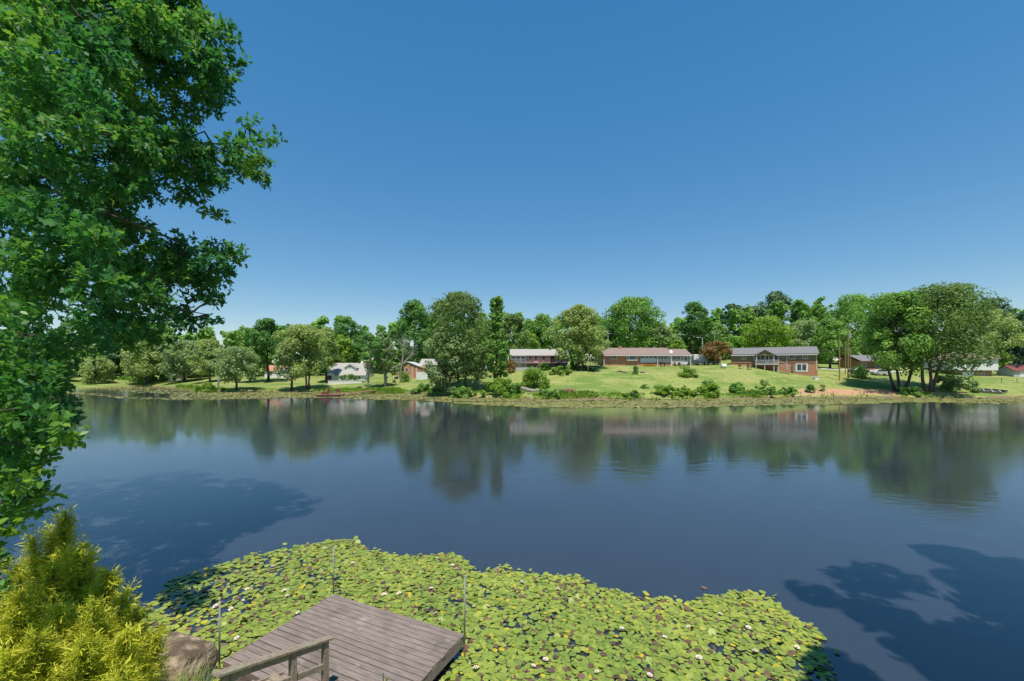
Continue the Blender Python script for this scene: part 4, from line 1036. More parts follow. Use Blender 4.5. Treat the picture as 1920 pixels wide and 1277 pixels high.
# fallen log and brush pile
p = P3(992, 690, 86)
lg = thing('fallen_log', 'fallen grey tree trunk lying on the bank below the sapling', 'log', (p.x, 86, gz(p.x, 86)))
MB().tube([(-2.4, .8, 1.0), (-.8, .3, .75), (.8, -.2, .35), (3.1, -.3, .30)], [.18, .24, .22, .14], 9).build('trunk', M['deadwood'], lg)
MB().tube([(-1.9, -.4, .9), (-.4, -.7, .45), (1.2, -.8, .2)], [.1, .13, .08], 7).build('branch', M['deadwood'], lg)
MB().tube([(-1.4, .9, .3), (.2, .4, .25), (1.6, .9, .2)], [.1, .12, .08], 7).build('branch', M['deadwood'], lg)
rng = np.random.default_rng(9)
p = P3(1068, 690, 83.5); z = gz(p.x, 83.5)
bp_ = thing('brush_pile', 'reddish brown pile of cut branches on the bank', 'brush pile', (p.x, 83.5, z))
for k in range(34):
    c = np.array([rng.normal() * .75, rng.normal() * .5, abs(rng.normal()) * .45 + .1]); dv = rng.normal(size=3) * np.array([1, .6, .35]); dv = dv / np.linalg.norm(dv) * rng.uniform(.5, 1.3)
    MB().tube([c - dv, c + dv * .1 + rng.normal(size=3) * .08, c + dv], [.07, .06, .03], 5).build('branch', M['pole_wood'], bp_)
for k, (px, d, s) in enumerate(((1163, 101, .5), (1172, 100, .35), (1205, 100, .4))):
    rng2 = np.random.default_rng(60 + k); bm = bmesh.new(); bmesh.ops.create_icosphere(bm, subdivisions=2, radius=s)
    for v in bm.verts: v.co *= rng2.uniform(.85, 1.15); v.co.z *= .6; v.co.x *= 1.5
    me = bpy.data.meshes.new('rock'); bm.to_mesh(me); bm.free(); me.materials.append(M['rock']); X = P3(px, 690, d).x
    tag(link('rock', me, None, (X, d, gz(X, d) + .1)), ('pale flat rock in the lawn bed below the bay window', 'small dark rock beside the flat rock in the lawn', 'flat rock by the tiny lawn shrub')[k], 'rock')

# ------------------------------------------------------------------ far lily margin (one mass of floating leaves)
ME_ = np.array([(60, 735), (180, 741), (240, 748), (330, 750), (440, 748), (540, 747), (620, 746), (700, 749), (780, 750), (850, 756), (900, 760), (1000, 763), (1100, 764.5), (1240, 764), (1400, 761), (1500, 759), (1600, 757), (1700, 755), (1800, 755), (1920, 757), (2300, 757)], float)
rng = np.random.default_rng(31)
n = 52000
px = rng.uniform(60, 2150, n)
d0 = CAMZ * F / (np.interp(px, ME_[:, 0], ME_[:, 1]) - HY); d1 = np.interp(px, BK[:, 0], BK[:, 1])
d0 = d0 + 1.8 * vnoise(px * .05, px * 0, 12) + 0.8 * vnoise(px * .3, px * 0, 13)
d = d0 + (d1 - d0 + 0.6) * rng.random(n)
X = (px - CX) / F * d
keep = (vnoise(X * .16, d * .75, 14) > -0.62) | (d - d0 < 2.0)
keep &= ~((px < 320) & (np.abs(d - d0 - 10 - (320 - px) * .06) < 7 + 0.03 * (320 - px)))
X, d = X[keep], d[keep]; n = len(X)
r = rng.uniform(.14, .26, n); a0 = rng.uniform(0, 6.28, n)
ang = a0[:, None] + np.arange(6)[None] * math.pi / 3
tx, ty = rng.normal(size=n) * .08, rng.normal(size=n) * .08
dxv, dyv = np.cos(ang) * r[:, None], np.sin(ang) * r[:, None]
V = np.stack([X[:, None] + dxv, d[:, None] + dyv, (0.015 + rng.random(n) * .03)[:, None] + dxv * tx[:, None] + dyv * ty[:, None]], -1).reshape(-1, 3)
tint = np.clip(.45 + .35 * vnoise(X * .25, d * .5, 15) + rng.normal(size=n) * .2, 0, 1)
o = link('far_lily_pads', mesh_np('far_lily_pads', V, np.arange(6 * n), np.full(n, 6), LEAF['mat'], tint)); tag(o, 'pale yellow-green lily pads massed along the far waterline', 'lily pads', kind='stuff')

# ------------------------------------------------------------------ dock, stairs, poles
ZD = 0.42
A = Vector((-4.41, 10.54, 0)); B = Vector((-1.008, 8.96, 0))
u = (B - A).normalized(); v = Vector((u.y, -u.x, 0)); v = v if v.y < 0 else -v      # u along the planks, v towards the camera
LU, LV = (B - A).length, 2.66
dock = thing('floating_dock', 'square grey wooden dock among the lily pads', 'dock', (A.x, A.y, 0), math.atan2(u.y, u.x))
npk = 19; pw_ = LV / npk
rng = np.random.default_rng(2)
for k in range(npk):
    y1 = -k * pw_ - .006; y0 = y1 - pw_ + rng.uniform(.010, .020)
    e0, e1 = rng.uniform(-.015, .015), rng.uniform(-.015, .015); dz = rng.uniform(-.004, .004)
    MB().box(e0, LU + e1, y0, y1, ZD - .035 + dz, ZD + dz).build('plank', M['wood'], dock, bevel=.004)
nh = MB()
for k in range(npk):
    for x in (.05, LU / 3, 2 * LU / 3, LU - .05):
        for dy in (.035, .105): nh.box(x - .005, x + .005, -k * pw_ - dy - .005, -k * pw_ - dy + .005, ZD + .001, ZD + .0065)
nh.build('nail_heads', M['rust_metal'], dock)['kind'] = 'stuff'
for y0, y1 in ((-.045, -.008), (-LV + .01, -LV + .05)): MB().box(.02, LU - .02, y0, y1, ZD - .24, ZD - .042).build('rim_board', M['wood'], dock)
for x0 in (.0, LU - .04): MB().box(x0, x0 + .04, -LV + .055, -.05, ZD - .24, ZD - .042).build('rim_board', M['wood'], dock)
for k in range(1, 6): MB().box(LU * k / 6 - .02, LU * k / 6 + .02, -LV + .06, -.06, ZD - .22, ZD - .043).build('joist', M['bark_dark'], dock)
for x in (.4, LU - 1.1):
    for y in (-LV + .3, -.9): MB().box(x, x + .7, y, y + .6, -.2, ZD - .225).build('float', M['dark'], dock)
for nm, P0, hh, lb in (('a', A - u * .06 - v * .05, 1.14, 'thin grey pole at the far corner of the near dock'), ('b', B + u * .09 + v * .12, 1.27, 'thin grey pole with rusty foot beside the dock corner facing open water'), ('d', A + v * (LV + -.03) - u * .12, 1.12, 'thin grey pole at the dock corner next to the boulder')):
    t = thing('dock_pole', lb, 'pole', (P0.x, P0.y, 0), 0, 'poles holding the near dock')
    MB().tube([(0, 0, .30), (.004, 0, ZD + hh)], .016, 9).build('pipe', M['pole_metal'], t, smooth=True)
    MB().tube([(0, 0, -1.0), (0, 0, .30)], .018, 9).build('pipe_foot', M['rust_metal'], t)
    MB().tube([(.004, 0, ZD + hh), (.004, 0, ZD + hh + .015)], .019, 9).build('pipe_cap', M['pole_metal'], t)
# stairs coming down the bank to the dock front edge
O = Vector((-3.18, 7.26, 0)); w = v.copy()                      # w runs up the bank, away from the dock
stt = thing('wooden_stairs', 'weathered wooden stairs with handrail leading down to the dock', 'stairs', (O.x, O.y, 0), math.atan2(-w.x, w.y))
# local frame: +y up the bank, +x = along -u or u
def loc(p): return p
sx = -1.0 if (Matrix.Rotation(stt.rotation_euler.z, 3, 'Z') @ Vector((1, 0, 0))).dot(u) > 0 else 1.0
sl = .31
def pw3(x, y, z): return (x, y, z)
for y, nm in ((0.0, 0), (0.62, 1), (1.55, 2)):
    MB().box(-.045, .045, y - .045, y + .045, -.2 if y == 0 else .1, 1.36 + sl * y).build('post', M['rail'], stt, bevel=.005)
MB().beam((0, -.12, 1.385 + sl * -.12), (0, 1.78, 1.385 + sl * 1.78), .15, .04).build('handrail', M['rail'], stt, bevel=.005)
MB().beam((.0, -.06, .93 + sl * -.06), (.0, 1.7, .93 + sl * 1.7), .04, .10).build('mid_rail', M['rail'], stt, bevel=.004)
MB().beam((.0, -.06, 1.30 + sl * -.06), (.0, 1.7, 1.30 + sl * 1.7), .036, .09).build('top_rail', M['rail'], stt, bevel=.004)
for x in (.08 * sx, 1.12 * sx): MB().beam((x, -.02, .36), (x, 2.4, .36 + sl * 2.4), .045, .22).build('stringer', M['rail'], stt)
for k in range(6):
    y = .10 + k * .38
    for j in range(2): MB().box(min(.03 * sx, 1.17 * sx), max(.03 * sx, 1.17 * sx), y + j * .15, y + j * .15 + .14, .47 + sl * y, .505 + sl * y).build('tread', M['rail'], stt, bevel=.004)

# ------------------------------------------------------------------ near lilies
poly_px = [(255, 1190), (285, 1120), (330, 1085), (400, 1060), (470, 1040), (540, 1026), (600, 1018), (650, 1014), (672, 1018), (700, 1034), (760, 1046), (800, 1042), (852, 1039), (866, 1050), (884, 1074), (915, 1075), (935, 1063), (965, 1075), (1010, 1077), (1085, 1085), (1120, 1103), (1150, 1106), (1190, 1120), (1250, 1127), (1292, 1135), (1312, 1130), (1318, 1114), (1360, 1117), (1376, 1106), (1420, 1110), (1450, 1130), (1490, 1160), (1530, 1185), (1552, 1215), (1562, 1250), (1545, 1290), (1500, 1330), (1300, 1420), (700, 1420), (440, 1300), (390, 1250), (330, 1200)]
poly = np.array([((a - CX) / F * CAMZ * F / (b - HY), CAMZ * F / (b - HY)) for a, b in poly_px])
def inside(x, y, P):
    r = np.zeros(len(x), bool); n = len(P)
    for i in range(n):
        (x0, y0), (x1, y1) = P[i], P[(i + 1) % n]
        c = ((y0 > y) != (y1 > y)); r ^= c & (x < (x1 - x0) * (y - y0) / (y1 - y0 + 1e-12) + x0)
    return r
rng = np.random.default_rng(44)
g = .077
gx, gy = np.meshgrid(np.arange(-10, 7, g), np.arange(5.5, 16, g))
gx, gy = (gx + rng.uniform(-.04, .04, gx.shape)).ravel(), (gy + rng.uniform(-.04, .04, gy.shape)).ravel()
k = inside(gx + .16 * vnoise(gx * 4, gy * 4, 21) + .05 * rng.normal(size=gx.shape), gy + .16 * vnoise(gx * 4, gy * 4, 22) + .05 * rng.normal(size=gx.shape), poly)
k |= inside(gx + .55 * vnoise(gx * 2, gy * 2, 26), gy + .55 * vnoise(gx * 2, gy * 2, 27) - .15, poly) & (rng.random(len(gx)) < .06)
k &= near_z(gx, gy) < -.02
hole = vnoise(gx * 2.2, gy * 2.2, 23) + .5 * vnoise(gx * 6, gy * 6, 24)
k &= (hole < .95) & (rng.random(len(gx)) < np.where(hole > .5, .6, .97))
rel = np.stack([gx - A.x, gy - A.y], -1); du, dv_ = rel @ np.array([u.x, u.y]), rel @ np.array([v.x, v.y])
k &= ~((du > -.04) & (du < LU + .02) & (dv_ > -.04) & (dv_ < LV + .05))
# sparse on the outer shaded side
sparse = (gx < -6.6) & (gx < -6.6 - .25 * (gy - 12))
k &= ~(sparse & (rng.random(len(gx)) < .45))
gx, gy = gx[k], gy[k]; n = len(gx)
order = np.argsort(np.hypot(gx, gy)); gx, gy = gx[order], gy[order]
kind_ = rng.choice(3, n, p=[.865, .10, .035])
rad = (.034 + .054 * rng.random(n) ** 1.15) * np.where(kind_ == 2, .8, 1)
rot = rng.uniform(0, 6.28, n); tl = rng.normal(size=(n, 2)) * np.where(rng.random(n) < .1, .4, .08)[:, None]; zz = .012 + rng.random(n) * .035
tn = np.clip(.5 + .28 * vnoise(gx * .8, gy * .8, 25) + rng.normal(size=n) * .2, 0, 1)
NV = 12
def pad_outline():
    a = np.linspace(.12, 2 * math.pi - .12, NV - 1)
    return np.concatenate([[[.15, 0]], np.stack([np.cos(a), np.sin(a)], -1)])
PO = pad_outline()
lily = thing('water_lilies', 'bright green water lily bed surrounding the near dock', 'water lilies')
NP = 300
vis = np.where((gy > 7.9) & (np.abs(gx) < 1.2 * gy))[0][:NP]
protos = {}
for kd, mt in ((0, 'pad'), (1, 'pad_brown'), (2, 'pad_yellow')):
    for lv in range(4):
        V = np.concatenate([PO, .03 * np.sin(np.arange(NV) * 1.9 + lv)[:, None]], 1)
        V[0, 2] = -.04
        protos[kd, lv] = mesh_np('lily_pad', V, np.arange(NV), [NV], LEAF[mt], [.15 + .22 * lv])
for i in vis:
    o = link('lily_pad', protos[int(kind_[i]), min(3, int(tn[i] * 4))], lily)
    o.location = (gx[i], gy[i], zz[i]); o.rotation_euler = (tl[i, 0], tl[i, 1], rot[i]); o.scale = (rad[i],) * 3
rest = np.setdiff1d(np.arange(n), vis)
c, s = np.cos(rot[rest])[:, None], np.sin(rot[rest])[:, None]
px_, py_ = (PO[None, :, 0] * c - PO[None, :, 1] * s) * rad[rest][:, None], (PO[None, :, 0] * s + PO[None, :, 1] * c) * rad[rest][:, None]
V = np.stack([gx[rest][:, None] + px_, gy[rest][:, None] + py_, zz[rest][:, None] + px_ * tl[rest, 1][:, None] + py_ * tl[rest, 0][:, None] + .003 * np.sin(np.arange(NV) * 1.9)[None]], -1).reshape(-1, 3)
o = link('lily_leaves', mesh_np('lily_leaves', V, np.arange(NV * len(rest)), np.full(len(rest), NV), [LEAF['pad'], LEAF['pad_brown'], LEAF['pad_yellow']], tn[rest], kind_[rest]), lily); o['kind'] = 'stuff'
# flowers: two whorls of pointed petals round yellow stamens
fm = MB()
for ring_, (cnt, tilt, ln) in enumerate(((9, .45, .065), (7, .95, .055))):
    for j in range(cnt):
        a = 2 * math.pi * j / cnt + ring_ * .3; c, s = math.cos(a), math.sin(a); ct, st_ = math.cos(tilt), math.sin(tilt)
        pt = lambda r_, w_: (c * r_ * ct - s * w_, s * r_ * ct + c * w_, r_ * st_ + .008)
        fm.add([pt(.008, 0), pt(ln * .55, .015), pt(ln, 0), pt(ln * .55, -.015)], [(0, 1, 2, 3)])
f0 = fm.build('lily_flower', M['petal'], lily)
s0 = MB().tube([(0, 0, .01), (0, 0, .04), (0, 0, .05)], [.012, .018, .006], 7).build('stamens', M['stamen'], f0)
fl_px = [(405, 1138), (434, 1143), (455, 1128), (464, 1106), (533, 1109), (538, 1119), (559, 1151), (445, 1197), (510, 1063), (577, 1029), (610, 1029), (661, 1057), (720, 1116), (749, 1114), (818, 1151), (848, 1061), (856, 1068), (808, 1105), (914, 1138), (892, 1256), (978, 1093), (1046, 1106), (1166, 1180), (1023, 1239), (1246, 1196), (1292, 1177), (1311, 1236), (1350, 1153), (1417, 1224), (1494, 1215), (1120, 1262), (350, 1135), (322, 1155), (1000, 1250), (1218, 1268), (1403, 1178)]
rng = np.random.default_rng(8)
for i, (a, b) in enumerate(fl_px):
    d = (CAMZ - .05) * F / (b - HY); X = (a - CX) / F * d
    if i == 0: o = f0
    else:
        o = f0.copy(); COL.objects.link(o); o.parent = lily
        s_ = s0.copy(); COL.objects.link(s_); s_.parent = o
    o.location = (X, d, .05); o.rotation_euler = (rng.normal() * .2, rng.normal() * .2, rng.uniform(0, 6)); sc = rng.uniform(.9, 1.35); o.scale = (sc, sc, sc)

# ------------------------------------------------------------------ near bank: boulder, grasses, golden cypress
rng = np.random.default_rng(14)
bm = bmesh.new(); bmesh.ops.create_icosphere(bm, subdivisions=5, radius=1.0)
PLN = [(Vector(a_).normalized(), b_) for a_, b_ in (((.9, -.5, .25), .62), ((-.2, -1, .45), .66), ((.5, .8, .3), .7), ((-.9, -.3, .3), .7), ((.2, .1, 1), .55), ((.6, -.9, .9), .74))]
for vv in bm.verts:
    c = vv.co.copy(); n_ = .16 * float(vnoise(c.x * 1.6 + c.z, c.y * 1.6 - c.z, 51)) + .05 * float(vnoise(c.x * 5 + c.z * 3, c.y * 5 - 2 * c.z, 52))
    vv.co = c * (1 + n_)
    for pn, pd in PLN:
        e_ = vv.co.dot(pn) - pd
        if e_ > 0: vv.co -= pn * e_ * .88
    vv.co.z = min(vv.co.z, .62 + .10 * c.x + .12 * c.y + .03 * float(vnoise(c.x * 7, c.y * 7, 53)))
    vv.co += c * (.022 * float(vnoise(c.x * 11 + 5 * c.z, c.y * 11 - 6 * c.z, 57)) + .016 * float(vnoise(c.x * 24 + 9 * c.z, c.y * 24 - 13 * c.z, 58)))
    vv.co.x *= .70; vv.co.y *= .80; vv.co.z *= .68
me = bpy.data.meshes.new('boulder'); bm.to_mesh(me); bm.free(); me.materials.append(M['rock'])
for p_ in me.polygons: p_.use_smooth = True
o = link('boulder', me, None, (-6.55, 8.35, .12), .35); tag(o, 'big flat-topped brown boulder at the water beside the golden shrub', 'boulder')

def blades(rng, n, spread, h, w_=.012, curve=.5):
    """arching grass blades, 3 segments each"""
    V, T = [], []
    for i in range(n):
        a, q_ = rng.uniform(0, 6.28), math.sqrt(rng.random()) * spread
        b = np.array([q_ * math.cos(a), q_ * math.sin(a), -.05]); a2 = a + rng.normal() * .8; L = h * rng.uniform(.55, 1.1); cv = curve * rng.uniform(.3, 1.2)
        side = np.array([-math.sin(a2), math.cos(a2), 0]) * w_; prev = None; t_ = rng.random()
        for k in range(5):
            t = k / 4; c = b + np.array([math.cos(a2), math.sin(a2), 0]) * L * cv * t * t + np.array([0, 0, L * (t - .35 * cv * t * t)]); ww = side * (1 - t * .9)
            cur = (c - ww, c + ww)
            if prev is not None: V += [prev[0], prev[1], cur[1], cur[0]]; T.append(t_)
            prev = cur
    return np.array(V), np.array(T)
for X, Y, n_, sp, h, lb in ((-5.05, 6.75, 260, .28, .75, 'tall arching grass tuft in front of the boulder'), (-5.6, 7.0, 120, .22, .45, 'short dry grass tuft between the boulder and the golden shrub'), (-4.55, 6.5, 140, .25, .4, 'low grass tuft at the foot of the handrail')):
    V, T = blades(rng, n_, sp, h); o = link('grass_tuft', card_mesh('grass_tuft', V, T, LEAF['blade']), None, (X, Y, float(near_z(X, Y)))); tag(o, lb, 'grass')
VV, TT = [], []
for k in range(420):
    X, Y = rng.uniform(-14, 2), rng.uniform(1.5, 9.5); z = float(near_z(X, Y))
    if z < .12 or (abs(X + 3.3) < 1.4 and Y > 3.5): continue
    V, T = blades(rng, 14, .2, .22, .008); VV.append(V + np.array([X, Y, z])); TT.append(T)
o = link('bank_grass', card_mesh('bank_grass', np.concatenate(VV), np.concatenate(TT), LEAF['blade'])); tag(o, 'short grass growing on the near bank', 'grass', kind='stuff')

def cypress(label, base, plumes, seed):
    """thread-leaf golden conifer: several upright plumes, each ringed with arching sprays of fine threads"""
    rng = np.random.default_rng(seed); t = thing('golden_cypress', label, 'shrub', base)
    Vs, Ts = [], []
    mb = MB()
    for (tx, ty, H, W, nsp) in plumes:                     # tip position, height, width
        foot = np.array([tx * .55, ty * .55, -.1]); tip = np.array([tx, ty, H])
        mb.tube([foot, foot * .5 + tip * .5 + rng.normal(size=3) * .03, tip * .93 + foot * .07], [.05, .03, .008], 6)
        pt_ = rng.random() * .18
        for i in range(nsp):
            h = 1 - rng.random() ** .8; a = rng.uniform(0, 6.28)
            rmax = W / 2 * (1 - h) ** .7 * (1 + .25 * math.sin(3 * a + 9 * h))
            R = rmax * rng.uniform(.55, 1.1)
            p = foot + (tip - foot) * h + np.array([R * math.cos(a), R * math.sin(a), 0])
            out = np.array([math.cos(a), math.sin(a), rng.uniform(-.15, .6) + h * .9]); out /= np.linalg.norm(out)
            L = rng.uniform(.14, .34); tn_ = pt_ + rng.random() * .45
            for j in range(26):
                s_ = rng.random(); st = p + out * (s_ - .6) * L + rng.normal(size=3) * .018
                dv = out * .75 + rng.normal(size=3) * .48; dv[2] -= .12 * s_; dv /= np.linalg.norm(dv)
                ln = rng.uniform(.04, .105); wd = np.cross(dv, rng.normal(size=3)); wd = wd / np.linalg.norm(wd) * rng.uniform(.004, .0075)
                e = st + dv * ln; e[2] -= ln * .15
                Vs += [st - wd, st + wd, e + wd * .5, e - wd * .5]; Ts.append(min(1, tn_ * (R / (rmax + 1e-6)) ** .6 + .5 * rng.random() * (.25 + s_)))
            if i % 12 == 0: mb.tube([foot + (tip - foot) * h * .96, p * .5 + (foot + (tip - foot) * h) * .5, p], [.012, .008, .004], 4)
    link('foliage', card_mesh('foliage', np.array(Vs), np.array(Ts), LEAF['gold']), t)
    mb.build('stem', M['bark'], t)
def nz(X, Y): return (X, Y, float(near_z(X, Y)))
def tips(base, lst):
    out = []
    for px, py, d, W, n_ in lst:
        p = P3(px, py, d); out.append((p.x - base[0], p.y - base[1], p.z - base[2], W, n_))
    return out
cb = nz(-6.0, 5.5)
cypress('golden thread-leaved cypress nearest the boulder, the fuller of the two', cb, tips(cb, [(155, 1028, 5.7, 1.25, 620), (95, 1060, 5.5, 1.1, 420), (205, 1075, 5.6, .9, 330), (235, 1105, 5.5, .8, 300), (262, 1140, 5.4, .8, 300), (296, 1190, 5.4, .7, 300), (180, 1120, 5.0, 1.1, 420), (110, 1130, 5.0, 1.1, 420), (40, 1110, 5.1, 1.1, 420), (240, 1185, 4.8, .9, 380), (160, 1200, 4.6, 1.0, 380), (70, 1190, 4.6, 1.0, 380), (-20, 1150, 5.0, 1.1, 300), (10, 1225, 4.4, 1.0, 320), (230, 1250, 4.5, .8, 260)]), 71)
cb = nz(-7.0, 6.6)
cypress('slimmer golden cypress rising behind the fuller one', cb, tips(cb, [(122, 955, 6.8, .85, 420), (95, 985, 6.8, .75, 260), (62, 1000, 6.6, .7, 220), (130, 1020, 6.5, .75, 260), (30, 1040, 6.6, .8, 240)]), 72)
rng = np.random.default_rng(73)
sb = thing('evergreen_shrub', 'dark leafy shrub behind the golden cypresses', 'shrub', nz(-10.6, 7.2))
bl = [(rng.normal() * 1.0, rng.normal() * .7, rng.uniform(.3, 2.7), rng.uniform(.25, .45)) for k in range(40)]
V, ti = cards(rng, bl, 6000, .13); link('foliage', card_mesh('foliage', V, ti, LEAF['deep']), sb)
trunk_mb(rng, 2.8, .4, .05, bl, 2, .05, 8).build('stem', M['bark_dark'], sb)

sh = thing('young_plant', 'green shoot poking up in front of the dock', 'plant', nz(-1.36, 4.5))
zt = 6 - (1262 - HY) / F * 4.5 - sh.location.z
MB().tube([(0, 0, -.1), (.02, 0, zt * .6), (0, 0, zt)], [.012, .01, .006], 6).build('stem', LEAF['blade'], sh)
for k in range(9):
    a = k * 2.4; z = zt * (.35 + .07 * k); L = .13 - .008 * k
    c, s = math.cos(a), math.sin(a)
    MB().add([(0, 0, z), (c * L * .5 - s * .03, s * L * .5 + c * .03, z + .07), (c * L, s * L, z + .10), (c * L * .5 + s * .03, s * L * .5 - c * .03, z + .07)], [(0, 1, 2, 3)]).build('leaf', LEAF['blade'], sh)

# ------------------------------------------------------------------ near oak and the tree below it
def lobed_leaf():
    """outline of a lobed oak leaf, length 1 along x"""
    r_ = [(0, 0), (.30, .25), (.42, .11), (.62, .30), (.74, .12), (1.0, 0)]
    return np.array(r_ + [(x, -y) for x, y in r_[-2:0:-1]])
def plain_leaf():
    r_ = [(0, 0), (.2, .17), (.5, .26), (.78, .16), (1.0, 0)]
    return np.array(r_ + [(x, -y) for x, y in r_[-2:0:-1]])
def leaf_cloud(rng, centers, radii, per, size, outline, clump=10, up=.75):
    """leaves gathered in rosettes (twig ends) spread through each blob; returns verts, tints, count, leaf centres"""
    n_l = len(outline); Vs, Ts, Cs = [], [], []
    tot = int(len(centers) * per / clump)
    k = rng.choice(len(centers), tot, p=radii ** 2 / (radii ** 2).sum())
    d = rng.normal(size=(tot, 3)); d /= np.linalg.norm(d, axis=1)[:, None]
    tw = centers[k] + d * (radii[k] * (.25 + .8 * rng.random(tot) ** .6))[:, None] * np.array([1, 1, .7])
    bt = rng.random(len(centers)) * .5
    axis = d * .8 + rng.normal(size=(tot, 3)) * .4; axis[:, 2] += .15; axis /= np.linalg.norm(axis, axis=1)[:, None]
    N_ = tot * clump; kk = np.repeat(np.arange(tot), clump)
    dirv = axis[kk] * .5 + rng.normal(size=(N_, 3)) * .75; dirv[:, 2] -= .25; dirv /= np.linalg.norm(dirv, axis=1)[:, None]
    nrm = rng.normal(size=(N_, 3)) * .45; nrm[:, 2] += up; nrm -= dirv * (nrm * dirv).sum(1)[:, None]; nrm /= np.linalg.norm(nrm, axis=1)[:, None] + 1e-9
    sd_ = np.cross(nrm, dirv)
    L = size * rng.uniform(.65, 1.2, N_)
    st = tw[kk] + axis[kk] * rng.uniform(-.12, .05, N_)[:, None] + rng.normal(size=(N_, 3)) * size * .25
    cup = rng.uniform(-.25, .05, N_)
    ox, oy = outline[None, :, 0, None], outline[None, :, 1, None]
    V = st[:, None, :] + dirv[:, None, :] * ox * L[:, None, None] + sd_[:, None, :] * oy * L[:, None, None] + nrm[:, None, :] * (cup[:, None, None] * ox ** 2 + np.abs(oy) * .25) * L[:, None, None]
    T = np.clip(bt[k][kk] + rng.random(N_) * .45, 0, 1)
    return V, T, (st, dirv, nrm, sd_, L)

rng = np.random.default_rng(123)
oak = thing('oak_tree', 'large near oak whose leafy boughs fill the upper corner of the view', 'tree', (-17.8, 12.5, float(near_z(-17.8, 12.5))))
OB = Vector(oak.location)
sil = np.array([(-60, -160), (330, -120), (392, 0), (436, 55), (452, 130), (425, 190), (436, 215), (478, 205), (520, 260), (512, 300), (498, 345), (450, 345), (408, 362), (408, 430), (448, 465), (428, 535), (412, 575), (392, 612), (320, 632), (250, 655), (190, 662), (130, 690), (70, 705), (-60, 700)], float)
cen, rr_ = [], []
while len(cen) < 300:
    a, b = rng.uniform(-60, 525), rng.uniform(-160, 705)
    d = (rng.uniform(7.5, 11) if rng.random() < .4 and b > 0 and a < 190 else rng.uniform(11, 16.5)) if a < 310 else rng.uniform(12.5, 15.0)
    r0 = rng.uniform(.4, .8) * (.75 if d < 10 else 1); rp = r0 / d * F
    if not all(inside(np.array([a + rp * .8 * math.cos(t)]), np.array([b + rp * .8 * math.sin(t)]), sil)[0] for t in np.arange(0, 6.2, .9)): continue
    cen.append(P3(a, b, d)); rr_.append(r0)
for q_ in range(46):                                     # lowest boughs, nearer the bank
    d = rng.uniform(8.5, 11.0); cen.append(P3(rng.uniform(-120, 95), rng.uniform(690, 900), d)); rr_.append(rng.uniform(.35, .6))
n_vis = len(cen)
for a, b, d, r0 in ((500, 262, 14, .38), (512, 255, 14.3, .3), (470, 232, 14, .4), (480, 320, 14, .4), (500, 340, 14.2, .3), (455, 300, 14, .45), (448, 120, 14, .4), (430, 60, 13.8, .4), (435, 475, 13.4, .4), (418, 500, 13.6, .4), (400, 560, 13.2, .35), (395, 600, 13.0, .3), (350, 610, 12.8, .4), (300, 630, 12.6, .4), (240, 645, 12.4, .4), (380, 20, 14, .5), (400, 400, 13.5, .4), (150, 670, 12.0, .4), (60, 690, 12.0, .5)):
    cen.append(P3(a, b, d)); rr_.append(r0)
while len(cen) < 480:                                    # the part of the crown outside the frame
    q_ = rng.normal(size=3); q_ /= np.linalg.norm(q_); q_ *= rng.random() ** .4
    c = np.array([-19.5, 13.0, 12.8]) + q_ * np.array([6.5, 4.8, 6.4])
    if CX + F * c[0] / c[1] > -40 and c[2] < 6 + (HY + 160) / F * c[1]: continue
    cen.append(Vector(c)); rr_.append(rng.uniform(.8, 1.2))
cen = np.array([tuple(c) for c in cen]) - np.array(OB); rr_ = np.array(rr_)
OL = lobed_leaf()
Vv, Tv, _ = leaf_cloud(rng, cen[:n_vis + 19], rr_[:n_vis + 19], 240, .19, OL)
Vo, To, _ = leaf_cloud(rng, cen[n_vis + 19:], rr_[n_vis + 19:], 100, .30, plain_leaf(), 8)
nl = len(OL); o = link('crown', mesh_np('crown', Vv.reshape(-1, 3), np.arange(Vv.shape[0] * nl), np.full(Vv.shape[0], nl), LEAF['oak'], Tv), oak); o['kind'] = 'stuff'
nl = Vo.shape[1]; o = link('crown', mesh_np('crown_back', Vo.reshape(-1, 3), np.arange(Vo.shape[0] * nl), np.full(Vo.shape[0], nl), LEAF['oak'], To), oak); o['kind'] = 'stuff'
tmb = MB().tube(limb_pts(rng, (0, 0, -.5), (.6, .2, 13), 8, .01), [.55, .42, .38, .34, .3, .24, .16, .08], 12)
tmb.build('trunk', M['bark'], oak, smooth=True)
def rel(px, py, d): return np.array(P3(px, py, d)) - np.array(OB)
limbs = [[(0.1, 0, 6.0), rel(-60, 45, 13.5), rel(60, 66, 13.4), rel(110, 70, 13.4), rel(200, 45, 13.6), rel(330, 20, 13.8)],
         [(0.1, 0, 4.5), rel(-50, 200, 13.2), rel(60, 210, 13.2), rel(150, 230, 13.2), rel(190, 215, 13.2), rel(195, 170, 13.4), rel(230, 110, 13.6), rel(330, 90, 14)],
         [rel(150, 230, 13.2), rel(200, 252, 13.1), rel(235, 243, 13.1), rel(300, 260, 13.4), rel(400, 270, 13.8), rel(490, 265, 14.1)],
         [(0.1, 0, 3.5), rel(-40, 260, 12.8), rel(60, 285, 12.8), rel(105, 300, 12.8), rel(106, 360, 12.7), rel(135, 375, 12.8), rel(280, 430, 13.1), rel(420, 490, 13.4)],
         [(0.1, 0, 2.8), rel(-60, 420, 12.4), rel(80, 500, 12.4), rel(220, 560, 12.6), rel(390, 590, 13.0)],
         [(0.1, 0, 2.5), rel(-60, 560, 12), rel(60, 640, 12.0), rel(180, 655, 12.3)],
         [(0.2, 0, 7.5), rel(-40, -60, 14), rel(150, -60, 14), rel(300, 10, 14)]]
